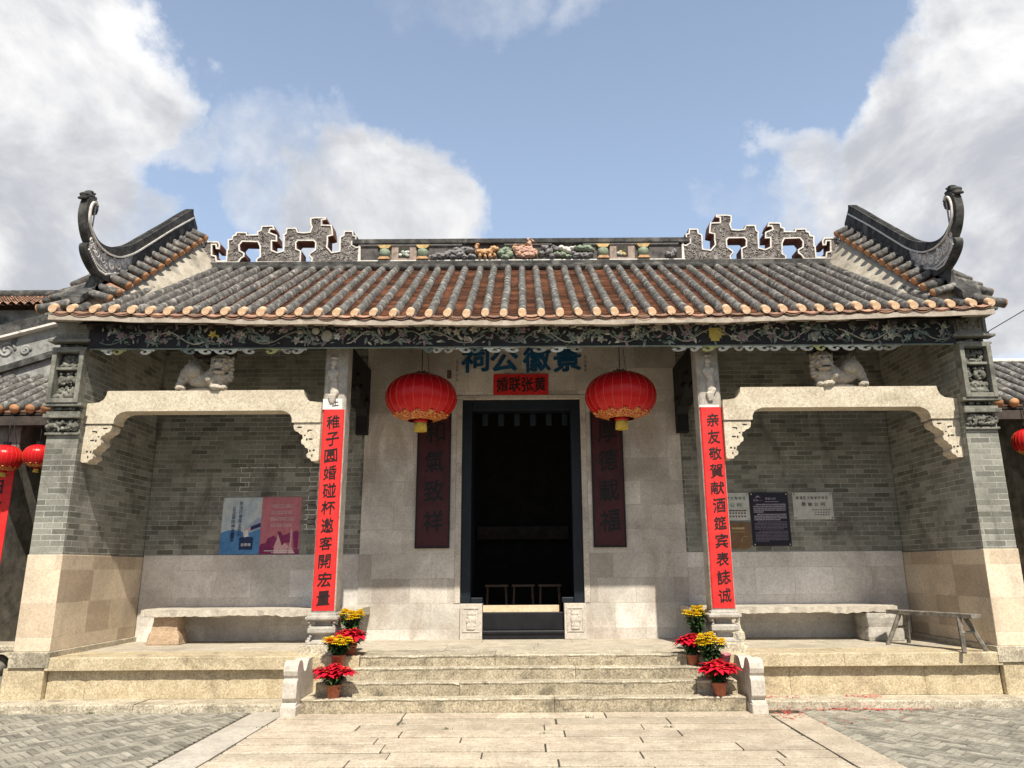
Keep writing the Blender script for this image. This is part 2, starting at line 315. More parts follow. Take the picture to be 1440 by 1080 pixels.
# ------------------------------------------------------------------ mesh builder
class MB:
    def __init__(s): s.v = []; s.f = []; s.m = []; s.mats = []; s.smooth = []
    def mi(s, name):
        if name not in s.mats: s.mats.append(name)
        return s.mats.index(name)
    def add(s, vs, fs, mat, smooth=False):
        o = len(s.v); s.v += [tuple(p) for p in vs]
        i = s.mi(mat)
        for f in fs: s.f.append([a + o for a in f]); s.m.append(i); s.smooth.append(smooth)
    def box(s, x0, x1, y0, y1, z0, z1, mat, rot=0, jit=0):
        c = [(x0, y0, z0), (x1, y0, z0), (x1, y1, z0), (x0, y1, z0), (x0, y0, z1), (x1, y0, z1), (x1, y1, z1), (x0, y1, z1)]
        if jit: c = [tuple(a + random.uniform(-jit, jit) for a in p) for p in c]
        s.add(c, [(3, 2, 1, 0), (4, 5, 6, 7), (0, 1, 5, 4), (1, 2, 6, 5), (2, 3, 7, 6), (3, 0, 4, 7)], mat)
    def prism(s, pts, axis, a0, a1, mat, side=None):
        """pts 2D polygon; axis 'y': pts=(x,z); 'x': pts=(y,z); 'z': pts=(x,y)"""
        area = sum(pts[i][0] * pts[(i + 1) % len(pts)][1] - pts[(i + 1) % len(pts)][0] * pts[i][1] for i in range(len(pts)))
        if area < 0: pts = pts[::-1]
        def P(p, a): return {'y': (p[0], a, p[1]), 'x': (a, p[0], p[1]), 'z': (p[0], p[1], a)}[axis]
        n = len(pts); lo, hi = min(a0, a1), max(a0, a1)
        vs = [P(p, lo) for p in pts] + [P(p, hi) for p in pts]
        f0 = list(range(n)); f1 = list(range(n, 2 * n))
        sides = [(i, (i + 1) % n, n + (i + 1) % n, n + i) for i in range(n)]
        if axis == 'y': caps = [f0, f1[::-1]]; sides = [q[::-1] for q in sides]
        else: caps = [f0[::-1], f1]
        s.add(vs, caps, mat); s.add(vs, sides, side or mat)
    def ell(s, c, r, mat, seg=12, ring=8, rot=None):
        vs = []; fs = []
        for i in range(ring + 1):
            t = PI * i / ring
            for j in range(seg):
                p = 2 * PI * j / seg
                q = Vector((r[0] * math.sin(t) * math.cos(p), r[1] * math.sin(t) * math.sin(p), r[2] * math.cos(t)))
                if rot: q = rot @ q
                vs.append((c[0] + q.x, c[1] + q.y, c[2] + q.z))
        for i in range(ring):
            for j in range(seg):
                a = i * seg + j; b = i * seg + (j + 1) % seg
                fs.append((a, a + seg, b + seg, b))
        s.add(vs, fs, mat, True)
    def lathe(s, c, prof, mat, seg=24, smooth=True, cap=False):
        vs = []; fs = []
        for (r, z) in prof:
            for j in range(seg):
                p = 2 * PI * j / seg
                vs.append((c[0] + r * math.cos(p), c[1] + r * math.sin(p), c[2] + z))
        for i in range(len(prof) - 1):
            for j in range(seg):
                a = i * seg + j; b = i * seg + (j + 1) % seg
                fs.append((a, b, b + seg, a + seg))
        if cap:
            fs.append(list(range(seg))[::-1]); fs.append([(len(prof) - 1) * seg + j for j in range(seg)])
        s.add(vs, fs, mat, smooth)
    def tube(s, path, r, mat, seg=8, cap=True, smooth=True):
        path = [Vector(p) for p in path]; n = len(path)
        rs = r if isinstance(r, (list, tuple)) else [r] * n
        vs = []; fs = []; up = None
        for i, p in enumerate(path):
            t = (path[min(i + 1, n - 1)] - path[max(i - 1, 0)]).normalized()
            if up is None: up = Vector((0, 0, 1)) if abs(t.z) < .9 else Vector((1, 0, 0))
            a = t.cross(up).normalized(); b = a.cross(t).normalized(); up = b
            for j in range(seg):
                q = 2 * PI * j / seg
                vs.append(p + (a * math.cos(q) + b * math.sin(q)) * rs[i])
        for i in range(n - 1):
            for j in range(seg):
                a = i * seg + j; b = i * seg + (j + 1) % seg
                fs.append((a, b, b + seg, a + seg))
        if cap:
            fs.append(list(range(seg))[::-1]); fs.append([(n - 1) * seg + j for j in range(seg)])
        s.add(vs, fs, mat, smooth)
    def rough(s, x0, x1, y0, y1, z0, z1, mat, amp=.007, step=.07, ch=.014, face=None, nose=0.0):
        """a hand-dressed block: the front and top faces and the long edge wander, the edge is worn and chipped"""
        n = max(3, int((x1 - x0) / step)); sd = random.random() * 90
        vs = []; fs = []; ff = []
        for i in range(n + 1):
            x = x0 + (x1 - x0) * i / n
            N = lambda k, f=7: noise.noise((x * f, k * 3.3, sd))
            e = ch * (.9 + .6 * N(1, 5)) + max(0, N(2, 9) - .3) * .03
            e2 = ch * .8 * (1 if i in (0, n) else 0)
            fy = y0 + amp * N(3); tz = z1 + amp * .6 * N(4, 4)
            prof = [(y0 + nose + amp * N(5), z0), (fy + nose + amp * .5 * N(8, 13) + e2, tz - (.5 * (z1 - z0) if not nose else .034 + .012 * N(9, 8))), (fy + e2, tz - e), (fy + e * .35 + e2, tz - e * .3), (fy + e + e2, tz - e2 * .5), ((y0 + y1) / 2, z1 + amp * .5 * N(6, 3)), (y1, z1), (y1, z0)]
            vs += [(x, a, b) for a, b in prof]
        m = 8
        for i in range(n):
            for j in range(m): (ff if (face and j == 0) else fs).append((i * m + j, (i + 1) * m + j, (i + 1) * m + (j + 1) % m, i * m + (j + 1) % m)[::-1])
        fs.append(tuple(range(m))[::-1]); fs.append(tuple(n * m + j for j in range(m)))
        s.add(vs, [f[::-1] for f in fs], mat)
        if ff: s.add(vs, [f[::-1] for f in ff], face)
    def mirror_x(s):
        o = MB(); o.mats = list(s.mats); o.v = [(-x, y, z) for x, y, z in s.v]
        o.f = [f[::-1] for f in s.f]; o.m = list(s.m); o.smooth = list(s.smooth)
        return o
    def mesh(s, name, origin=(0, 0, 0)):
        me = bpy.data.meshes.new(name)
        me.from_pydata(s.v, [], s.f)
        for n in s.mats: me.materials.append(M[n])
        me.polygons.foreach_set('material_index', s.m)
        me.polygons.foreach_set('use_smooth', s.smooth)
        me.update()
        uv = me.uv_layers.new(name='UVMap').data
        vv = me.vertices
        for p in me.polygons:
            n = p.normal; ax = max(range(3), key=lambda i: abs(n[i]))
            for li in p.loop_indices:
                c = vv[me.loops[li].vertex_index].co
                uv[li].uv = (c.y, c.z) if ax == 0 else ((c.x, c.z) if ax == 1 else (c.x, c.y))
        o = Vector(origin)
        me.transform(Matrix.Translation(-o))
        return me
    def build(s, name, parent=None, bevel=0, seg=2, label=None):
        org = ORG.get(parent.name, Vector()) if parent else Vector()
        ob = bpy.data.objects.new(name, s.mesh(name, org))
        COL.objects.link(ob)
        if parent:
            ob.parent = parent; ORG[ob.name] = org
        if bevel:
            md = ob.modifiers.new('bevel', 'BEVEL'); md.width = bevel; md.segments = seg; md.limit_method = 'ANGLE'; md.angle_limit = R(40)
        if label: ob['label'] = label
        return ob
    def voxel(s, size, mat, smooth_it=2, disp=0, dsc=20):
        """fuse everything built so far into one carved surface"""
        me = bpy.data.meshes.new('tmp'); me.from_pydata(s.v, [], s.f)
        ob = bpy.data.objects.new('tmp', me); COL.objects.link(ob)
        md = ob.modifiers.new('r', 'REMESH'); md.mode = 'VOXEL'; md.voxel_size = size
        if smooth_it:
            sm = ob.modifiers.new('s', 'SMOOTH'); sm.factor = .5; sm.iterations = smooth_it
        bpy.context.view_layer.update()
        ev = ob.evaluated_get(bpy.context.evaluated_depsgraph_get()); m2 = ev.to_mesh()
        vs = [tuple(v.co) for v in m2.vertices]; fs = [tuple(p.vertices) for p in m2.polygons]
        if disp:
            ns = [v.normal.copy() for v in m2.vertices]
            vs = [tuple(Vector(v) + n * (noise.noise(Vector(v) * dsc) * disp)) for v, n in zip(vs, ns)]
        ev.to_mesh_clear(); bpy.data.objects.remove(ob); bpy.data.meshes.remove(me)
        o = MB(); o.add(vs, fs, mat, True)
        return o
ORG = {}
def thing(name, loc, label, cat, group=None):
    o = bpy.data.objects.new(name, None); COL.objects.link(o)
    o.location = loc; o.empty_display_size = .2
    o['label'] = label; o['category'] = cat
    if group: o['group'] = group
    ORG[o.name] = Vector(loc)
    return o
def tag(o, label, cat, group=None, kind=None):
    if label: o['label'] = label
    if cat: o['category'] = cat
    if group: o['group'] = group
    if kind: o['kind'] = kind
    return o
def solo(mb, name, loc, label, cat, group=None, bevel=0):
    """a thing that is one mesh, origin at its base"""
    o = bpy.data.objects.new(name, mb.mesh(name, loc)); COL.objects.link(o); o.location = loc
    if bevel:
        md = o.modifiers.new('bevel', 'BEVEL'); md.width = bevel; md.segments = 2; md.limit_method = 'ANGLE'
    return tag(o, label, cat, group)
def struct(mb, name, bevel=0):
    o = mb.build(name, None, bevel); o['kind'] = 'structure'; return o
def dup(root, loc, label):
    r = root.copy(); COL.objects.link(r); r.location = loc; r['label'] = label
    for ch in list(root.children):
        c = ch.copy(); COL.objects.link(c); c.parent = r
        for g in list(ch.children):
            d = g.copy(); COL.objects.link(d); d.parent = c
    return r

# ------------------------------------------------------------------ lettering
_tc = bpy.data.curves.new('lettering', 'FONT')
_to = bpy.data.objects.new('lettering', _tc); COL.objects.link(_to)
_tc.align_x = 'CENTER'; _tc.resolution_u = 3
GL = {}
def glyph(s, bold):
    key = (s, bold)
    if key not in GL:
        _tc.body = s; _tc.offset = bold; _tc.size = 1
        bpy.context.view_layer.update()
        ev = _to.evaluated_get(bpy.context.evaluated_depsgraph_get()); me = ev.to_mesh()
        vs = [(v.co.x, v.co.y) for v in me.vertices]; fs = [tuple(p.vertices) for p in me.polygons]
        ev.to_mesh_clear()
        if vs:
            x0 = min(p[0] for p in vs); x1 = max(p[0] for p in vs); y0 = min(p[1] for p in vs); y1 = max(p[1] for p in vs)
            cx, cy = (x0 + x1) / 2, (y0 + y1) / 2; h = max(y1 - y0, .01)
            vs = [(a - cx, b - cy) for a, b in vs]
            GL[key] = (vs, fs, x1 - x0, h)
        else: GL[key] = ([], [], 1, 1)
    return GL[key]
def write(mb, s, cx, y, cz, w, h, mat, bold=0.0, brush=0.0, tilt=0.0, depth=.003):
    """one string, fitted to w x h, centred on (cx, cz), on a plane facing -Y"""
    vs, fs, gw, gh = glyph(s, 0.0)
    if not vs: return
    sx, sz = w / gw, h / gh
    sd = random.random() * 50
    ca, sa = math.cos(tilt), math.sin(tilt)
    shifts = [(0, 0)]
    if bold: shifts += [(bold * math.cos(q * PI / 3 + .4), bold * 1.15 * math.sin(q * PI / 3 + .4)) for q in range(6)]
    for k, (ox, oz) in enumerate(shifts):
        out = []
        for a, b in vs:
            if brush:
                b += a * .10 * min(1, brush / .02)
                a += noise.noise((a * 3, b * 3, sd)) * brush + noise.noise((a * 9, b * 9, sd)) * brush * .3
                b += noise.noise((a * 3, b * 3, sd + 9)) * brush
            a, b = (a + ox) * sx, (b + oz) * sz
            out.append((cx + a * ca - b * sa, y - .00015 * k, cz + a * sa + b * ca))
        mb.add(out, [list(f) for f in fs], mat)

# =================================================================== SETTING
b = MB(); b.add([(-400, -400, -.03), (400, -400, -.03), (400, 900, -.03), (-400, 900, -.03)], [(0, 1, 2, 3)], 'courtyard_earth'); struct(b, 'ground')
b = MB(); b.add([(-14, -6, -.012), (14, -6, -.012), (14, 9.3, -.012), (-14, 9.3, -.012)], [(0, 1, 2, 3)], 'joint_dirt'); struct(b, 'courtyard_ground')

# herringbone brick paving on both sides of the path
def herringbone(mb, x0, x1, y0, y1):
    L, Wd, g = .215, .0715, .005
    ang = R(45); ca, sa = math.cos(ang), math.sin(ang)
    cx, cy = (x0 + x1) / 2, (y0 + y1) / 2
    n = int(14 / Wd)
    for i in range(-n, n):
        for j in range(-n // 3, n // 3):
            for k in (0, 1):
                # step pattern: horizontal brick then vertical brick
                ux = i * Wd + j * 2 * L * 0 + j * 3 * Wd * 2 * 0
                # lattice vectors (Wd, Wd) and (L, -L)
                bx = i * Wd + j * L; by = i * Wd - j * L
                if k == 0: r = (bx + g, bx + L - g, by + g, by + Wd - g)
                else: r = (bx + L + g - Wd * 0, bx + L + Wd - g, by - L + Wd + g, by + Wd - g) if False else (bx + g, bx + Wd - g, by + Wd + g, by + Wd + L - g)
                mx, my = (r[0] + r[1]) / 2, (r[2] + r[3]) / 2
                X = cx + mx * ca - my * sa; Y = cy + mx * sa + my * ca
                if not (x0 < X < x1 and y0 < Y < y1): continue
                z = random.gauss(0, .0022) - .002; tl = random.gauss(0, .012)
                vs = []
                for (ins, zz) in ((0, -.012), (.003, 0)):
                    for (a, c) in ((r[0] + ins, r[2] + ins), (r[1] - ins, r[2] + ins), (r[1] - ins, r[3] - ins), (r[0] + ins, r[3] - ins)):
                        vs.append((cx + a * ca - c * sa, cy + a * sa + c * ca, z + zz + tl * ((a - mx) + (c - my)) * (zz == 0)))
                mb.add(vs, [(4, 5, 6, 7), (0, 1, 5, 4), (1, 2, 6, 5), (2, 3, 7, 6), (3, 0, 4, 7)], 'paving_brick')
b = MB(); herringbone(b, -8.6, -3.2, 5.2, 9.3); herringbone(b, 3.2, 8.6, 5.2, 9.3)
struct(b, 'brick_pavement')
# stone slab path
b = MB()
y = 8.83
while y > 3.6:
    dp = random.choice((.24, .27, .30, .33)); x = -2.73
    sk = 0
    while x < 2.73:
        ln = random.uniform(.75, 2.0); x1 = min(x + ln, 2.73)
        if 2.73 - x1 < .4: x1 = 2.73
        sk1 = 0; z = random.gauss(0, .0028)
        g = .0055 + abs(random.gauss(0, .0025))
        gy = .016 + abs(random.gauss(0, .006))
        vs = [(x + g + sk, y - dp + gy, -.03), (x1 - g + sk1, y - dp + gy + random.gauss(0, .003), -.03), (x1 - g, y - gy, -.03), (x + g, y - gy, -.03)]
        vs += [(p[0], p[1], z + random.gauss(0, .0012)) for p in vs]
        b.add(vs, [(4, 5, 6, 7), (0, 1, 5, 4), (1, 2, 6, 5), (2, 3, 7, 6), (3, 0, 4, 7)], 'slab_granite')
        x = x1; sk = 0
    y -= dp
for xs in ((-2.73, -1.35), (-1.34, .9), (.91, 2.73)):
    b.box(xs[0] + .003, xs[1] - .003, 8.84, 9.12, -.02, .006, 'slab_granite')
struct(b, 'path', .004)
b = MB()
for sx in (-1, 1):
    y = 9.3 if sx < 0 else 9.0
    while y > 3.6:
        ln = random.uniform(.9, 1.7)
        a, c = sorted((sx * 2.74, sx * 3.13))
        b.box(a + .004, c - .004, y - ln + .004, y - .004, -.02, .004 + random.gauss(0, .0015), 'border_granite' if sx < 0 else 'slab_granite'); y -= ln
struct(b, 'path_kerb', .004)
# kerb along the foot of the terrace
b = MB()
for sx in (-1, 1):
    x = 2.62
    while x < 9:
        ln = random.uniform(1.0, 2.3)
        a, c = sorted((sx * x, sx * (x + ln)))
        b.rough(a + .003, c - .003, 9.28 + random.gauss(0, .006), 9.9, -.02, .085 + random.gauss(0, .003), 'step_granite', .010); x += ln
struct(b, 'kerb')

# =================================================================== HALL
HALL = thing('ancestral_hall', (0, 11.5, 0), 'old grey brick ancestral hall with tiled roof, swallowtail gable ridges and columned porch', 'hall')
ZP = .575            # porch floor
ZR = lambda d: 4.79 + .645 * (d - 9.3)      # roof plane under the tiles
# --- terrace: fill + floor slabs + lip + riser
b = MB()
b.box(-6.2, 6.2, 9.95, 15.6, -.05, .46, 'floor_granite')
for sx in (-1, 1):
    cuts = [2.25, 3.25, 4.9, 5.82] if sx > 0 else [2.25, 3.6, 5.35, 5.82]
    for i in range(3):
        a, c = sorted((sx * cuts[i], sx * cuts[i + 1]))
        b.rough(a + .002, c - .002, 9.69, 9.95, .085, .425, 'yellow_granite', .008)
    cuts = [2.0, 3.9, 5.82] if sx > 0 else [2.0, 4.1, 5.82]
    for i in range(2):
        a, c = sorted((sx * cuts[i], sx * cuts[i + 1]))
        b.rough(a + .002, c - .002, 9.6, 10.22, .425, ZP, 'yellow_granite', .007)
TERR = b.build('terrace', HALL)
b = MB()
y = 10.224
for row, dp in enumerate((.46, .52, .49, .6)):
    x = -5.8
    while x < 5.8:
        x1 = min(x + random.uniform(1.1, 2.2), 5.8)
        if 5.8 - x1 < .5: x1 = 5.8
        b.box(x + .002, x1 - .002, y + .002, y + dp - .002, .44, ZP + random.gauss(0, .0012) - .001, 'floor_granite'); x = x1
    y += dp
b.build('floor_slabs', TERR, .004)
# --- steps
b = MB()
for (y0, z0, z1, xa, xb, cuts) in ((9.12, -.02, .160, -2.56, 2.60, (.35,)), (9.30, .15, .312, -2.44, 2.50, (-.75, 2.02)), (9.46, .30, .450, -2.32, 2.40, (.62,)), (9.61, .44, .577, -1.995, 1.995, (-.35,))):
    xs = [xa, *cuts, xb]
    for i in range(len(xs) - 1):
        b.rough(xs[i] + .003, xs[i + 1] - .003, y0 + random.gauss(0, .004), 10.22 if z1 > .5 else 9.9, z0, z1 + random.gauss(0, .002), 'step_granite', .010, face='step_riser_shaded', nose=.012)
b.build('steps', TERR)
# --- carved step stones (balusters) at both ends of the steps
def baluster(sx):
    b = MB()
    pts = [(8.98, .0), (8.98, .12), (9.02, .13), (9.03, .16), (8.985, .18), (8.985, .36), (9.03, .40), (9.00, .43), (8.985, .48), (9.0, .535), (9.04, .575), (9.10, .59), (9.16, .575), (9.2, .53),
           (9.235, .47), (9.28, .44), (9.33, .45), (9.37, .49), (9.40, .54), (9.45, .565), (9.70, .568), (9.70, .0)]
    x0, x1 = sorted((sx * 2.565, sx * 2.725))
    b.prism(pts, 'x', x0, x1, 'pale_granite')
    b.box(x0 - .012, x1 + .012, 8.955, 9.2, -.02, .11, 'pale_granite')
    b.build('step_side_stone', TERR, .022, 3)
baluster(-1); baluster(1)

# --- side walls with pier fronts
def side_wall(sx):
    X0, X1 = 5.82, 6.24
    def bx(b, a, c, *r): 
        p, q = sorted((sx * a, sx * c)); b.box(p, q, *r)
    b = MB()
    p, q = sorted((sx * X0, sx * X1))
    b.prism([(9.65, 1.805), (15.4, 1.805), (15.4, ZR(12.4) - .645 * 3.0), (12.4, ZR(12.4) - .1), (9.65, ZR(9.65) - .1)], 'x', p, q, 'grey_brick')
    wl = b.build('side_wall', HALL)
    b = MB()
    bx(b, X0 - .012, X1 + .012, 9.638, 15.42, .64, 1.803, 'base_ashlar')
    bx(b, X0 - .05, X1 + .03, 9.592, 15.45, .455, .64, 'step_granite')
    bx(b, X0 + .01, X1 + .09, 9.62, 15.5, .0, .45, 'yellow_granite')
    b.build('stone_base', wl, .008)
    # carved head of the pier (front face), from the sill up
    b = MB(); yf = 9.65
    def lay(z0, z1, e, f, mat='carved_frame'):
        bx(b, X0 - .0 + .02 - e * .3, X1 - .02 + e * .3, yf - f, yf - .001, z0, z1, mat)
    lay(3.33, 3.36, .12, .04); 
    lay(3.545, 3.60, .18, .10); lay(3.60, 3.64, .1, .07); lay(3.70, 3.74, .22, .12)
    # frame of the big picture
    bx(b, X0, X0 + .06, yf - .14, yf - .001, 3.74, 4.47, 'carved_frame'); bx(b, X1 - .06, X1, yf - .14, yf - .001, 3.74, 4.47, 'carved_frame')
    bx(b, X0 + .06, X1 - .06, yf - .14, yf - .001, 3.74, 3.80, 'carved_frame'); bx(b, X0 + .06, X1 - .06, yf - .14, yf - .001, 4.43, 4.47, 'carved_frame')
    bx(b, X0 + .06, X1 - .06, yf - .11, yf - .001, 4.19, 4.225, 'carved_frame')
    lay(4.47, 4.50, .16, .13); lay(4.565, 4.60, .3, .17); lay(4.60, 4.64, .14, .12); 
    lay(4.64, 4.86, .1, .10, 'grey_brick' if sx < 0 else 'carved_frame'); lay(4.86, 4.92, .3, .17); lay(4.92, 4.98, .5, .22)
    if sx > 0:
        for dx0, dx1 in ((X0 + .02, X0 + .05), (X1 - .05, X1 - .02)): bx(b, dx0, dx1, yf - .125, yf - .1, 4.66, 4.85, 'carved_frame')
    cp = b.build('carved_pier_head', wl, .006)
    b = MB()
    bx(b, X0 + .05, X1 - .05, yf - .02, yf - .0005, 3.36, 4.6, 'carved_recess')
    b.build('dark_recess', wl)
    # carved figures inside the frames
    c = MB(); rnd = random.Random(31 + sx)
    def lumps(za, zb, n, xa=X0 + .075, xb=X1 - .075, f=.055, rr=(.018, .04)):
        for _ in range(n):
            r = rnd.uniform(*rr)
            c.ell((sx * rnd.uniform(xa + r * .5, xb - r * .5), yf - rnd.uniform(.02, f), rnd.uniform(za + r, zb - r)), (r * rnd.uniform(.6, 1.3), r, r * rnd.uniform(.6, 1.4)), 'carved_grey_brick', 8, 6)
    lumps(4.235, 4.42, 70, rr=(.012, .028)); lumps(4.235, 4.28, 14)
    for i in range(3):      # figures with heads under a canopy
        x = X0 + .11 + i * .10
        c.ell((sx * x, yf - .06, 4.145), (.022, .022, .026), 'carved_grey_brick', 8, 6); c.ell((sx * x, yf - .055, 4.06), (.035, .03, .06), 'carved_grey_brick', 8, 6)
    lumps(3.97, 4.18, 46, rr=(.012, .026)); lumps(3.81, 3.98, 80, f=.075, rr=(.012, .03)); lumps(3.81, 3.86, 24, f=.09)
    lumps(3.37, 3.535, 90, X0 + .0, X1 - .0, .06, (.010, .03)); lumps(3.645, 3.695, 16, X0 + .03, X1 - .03, .07, (.014, .024)); lumps(4.505, 4.56, 18, X0 + .03, X1 - .03, .07, (.014, .024))
    if sx > 0: lumps(4.67, 4.84, 70, X0 + .05, X1 - .05, .14, (.012, .028)); 
    c.voxel(.008, 'carved_grey_brick', 1, .006, 60).build('brick_carving', wl)
side_wall(-1); side_wall(1)

# --- front wall with the door opening
YW = 11.70
OX0, OX1, OZ0, OZ1 = -.955, .925, .64, 4.235
b = MB()
def wall_piece(b, x0, x1, z0, z1, mat, y0=YW, y1=YW + .4): b.box(x0, x1, y0, y1, z0, z1, mat)
for (a, c) in ((-5.81, -2.50), (2.50, 5.81)):
    wall_piece(b, a, c, 1.825, 5.95, 'grey_brick')
wall_piece(b, -5.81, 5.81, 5.0, 5.94, 'grey_brick', YW + .1, YW + .38)
WALL = b.build('front_wall', HALL)
for (a, c) in ((-5.80, -2.50), (2.50, 5.80)):
    b = MB(); wall_piece(b, a, c, ZP - .01, 1.823, 'bay_ashlar_bounce', YW - .012); b.build('stone_base', WALL, .004)
b = MB()
b.prism([(-2.499, ZP - .01), (-.947, ZP - .01), (-.947, 1.087), (OX0 - .09, 1.087), (OX0 - .09, 4.30), (-2.499, 4.30)], 'y', YW - .03, YW + .4, 'wall_ashlar')
b.prism([(2.499, ZP - .01), (.939, ZP - .01), (.939, 1.087), (OX1 + .09, 1.087), (OX1 + .09, 4.30), (2.499, 4.30)], 'y', YW - .03, YW + .4, 'wall_ashlar')
wall_piece(b, -2.499, 2.499, 4.303, 5.95, 'wall_ashlar', YW - .03)
b.build('door_bay_stone', WALL)
b = MB()   # stone jambs and lintel strip
wall_piece(b, OX0 - .088, OX0, 1.09, 4.235, 'pale_granite', YW - .04); wall_piece(b, OX1, OX1 + .088, 1.09, 4.235, 'pale_granite', YW - .04)
wall_piece(b, OX0 - .088, OX1 + .088, 4.236, 4.30, 'pale_granite', YW - .04)
b.build('door_surround', WALL, .006)
# repair patch of newer mortar on the left brickwork, then the door drum stones
b = MB(); rn = random.Random(21)
for k in range(14):
    z = .0735 * round(3.16 / .0735) - k * .0735
    if k in (0, 1): segs = ((-4.45, -3.35),) if k == 0 else ()
    else: segs = ()
    for a, c in segs:
        x = a
        while x < c:
            l_ = rn.uniform(.1, .3); b.box(x, min(x + l_, c), YW - .003, YW + .01, z - .006, z + .006, 'lime_white'); x += l_ + rn.uniform(.0, .06)
    xr = -3.34 + (.135 if k % 2 else 0); b.box(xr - .005, xr + .005, YW - .003, YW + .01, z - .0735, z, 'lime_white')
    if rn.random() < .8: b.box(min(xr, -3.34), max(xr, -3.34 + .135), YW - .0025, YW + .01, z - .005, z + .005, 'lime_white')
    if k < 5:
        xl = -4.42 + (.135 if k % 2 else 0); b.box(xl - .005, xl + .005, YW - .003, YW + .01, z - .0735, z, 'lime_white'); b.box(-4.42, -4.285, YW - .0025, YW + .01, z - .087, z - .077, 'lime_white')
    if k > 4 and rn.random() < .7: b.box(-3.38, -3.38 + rn.uniform(.2, .5), YW - .0025, YW + .01, z - .005, z + .005, 'lime_white')
b.build('mortar_repair', WALL)
for sx in (-1, 1):
    b = MB()
    x0, x1 = (-.945, -.615) if sx < 0 else (.612, .937)
    b.box(x0, x1, YW - .10, YW + .25, ZP + .0005, 1.085, 'pale_granite')
    for (a, c, e, f) in ((x0 + .035, x1 - .035, .68, .70), (x0 + .035, x1 - .035, 1.01, 1.035), (x0 + .035, x0 + .06, .70, 1.01), (x1 - .06, x1 - .035, .70, 1.01)):
        b.box(a, c, YW - .112, YW - .101, e, f, 'pale_granite')
    ob = b.build('door_base_stone', WALL, .008)
    c = MB(); xm = (x0 + x1) / 2
    for (dx, z, rx, rz) in ((-.0, .73, .075, .02), (-.02, .78, .05, .05), (.03, .77, .04, .045), (-.035, .86, .045, .07), (.01, .86, .05, .06), (-.03, .945, .042, .04), (.03, .94, .03, .03), (.06, .84, .02, .04), (.045, .90, .02, .02), (-.05, .99, .018, .012)):
        c.ell((xm + sx * dx, YW - .102, z), (rx, .022, rz), 'pale_granite', 10, 7)
    c.voxel(.007, 'pale_granite', 1).build('carved_beast', ob)
# --- timber door frame, threshold, doors opened inward
b = MB()
b.box(OX0 + .0, OX0 + .155, YW + .02, YW + .26, 1.09, 4.23, 'blue_black_door'); b.box(OX1 - .155, OX1, YW + .02, YW + .26, 1.09, 4.23, 'blue_black_door')
b.box(OX0 + .155, OX1 - .155, YW + .02, YW + .26, 4.06, 4.23, 'blue_black_door')
for x in [OX0 + .3 + i * .26 for i in range(6)]: b.box(x, x + .10, YW + .262, YW + .34, 3.86, 4.06, 'blue_black_door')
b.box(OX0 + .16, OX0 + .34, YW + .03, YW + .24, 1.09, 1.17, 'blue_black_door'); b.box(OX1 - .34, OX1 - .16, YW + .03, YW + .24, 1.09, 1.17, 'blue_black_door')
FR = b.build('door_frame', WALL, .01)
b = MB()
b.box(-.613, .61, YW + .02, YW + .16, .70, .955, 'black_lacquer'); b.box(-.613, .61, YW - .05, YW + .02, ZP + .001, .70, 'black_lacquer'); b.box(-.613, .61, YW - .075, YW - .05, .655, .695, 'black_lacquer')
b.build('threshold', WALL, .008)
for sx in (-1, 1):
    b = MB(); x0, x1 = sorted((sx * .80, sx * .86))
    b.box(x0, x1, YW + .30, YW + 1.08, .75, 4.0, 'blue_black_door')
    b.build('door_leaf', WALL, .006)
# hall interior: rear wall, floor, ceiling keep it dark
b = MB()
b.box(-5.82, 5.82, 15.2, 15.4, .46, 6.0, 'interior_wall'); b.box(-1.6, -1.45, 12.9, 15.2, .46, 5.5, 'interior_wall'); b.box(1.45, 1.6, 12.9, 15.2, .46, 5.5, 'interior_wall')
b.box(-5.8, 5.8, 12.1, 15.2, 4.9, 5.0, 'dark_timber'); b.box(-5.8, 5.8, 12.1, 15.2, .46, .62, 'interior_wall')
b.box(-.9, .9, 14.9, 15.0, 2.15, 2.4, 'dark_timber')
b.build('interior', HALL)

# --- inscription over the door and its side columns of small writing
b = MB(); yi = YW - .034
for ch, x in (('祠', -.755), ('公', -.285), ('徽', .245), ('景', .735)):
    write(b, ch, x, yi - .008, 4.895, .43, .40, 'blue_pigment', .028, .02, 0, .02)
b.build('inscription', WALL)
b = MB()
for x, s, z0 in ((-1.05, '道光甲子年', 4.86), (1.03, '吉日重修', 4.93)):
    for i, ch in enumerate(s): write(b, ch, x, yi, z0 - i * .075, .042, .05, 'sign_brown_ink', 0)
b.box(-1.21, -1.14, yi - .001, yi, 4.58, 4.72, 'sign_brown_ink')
b.build('small_writing', WALL)

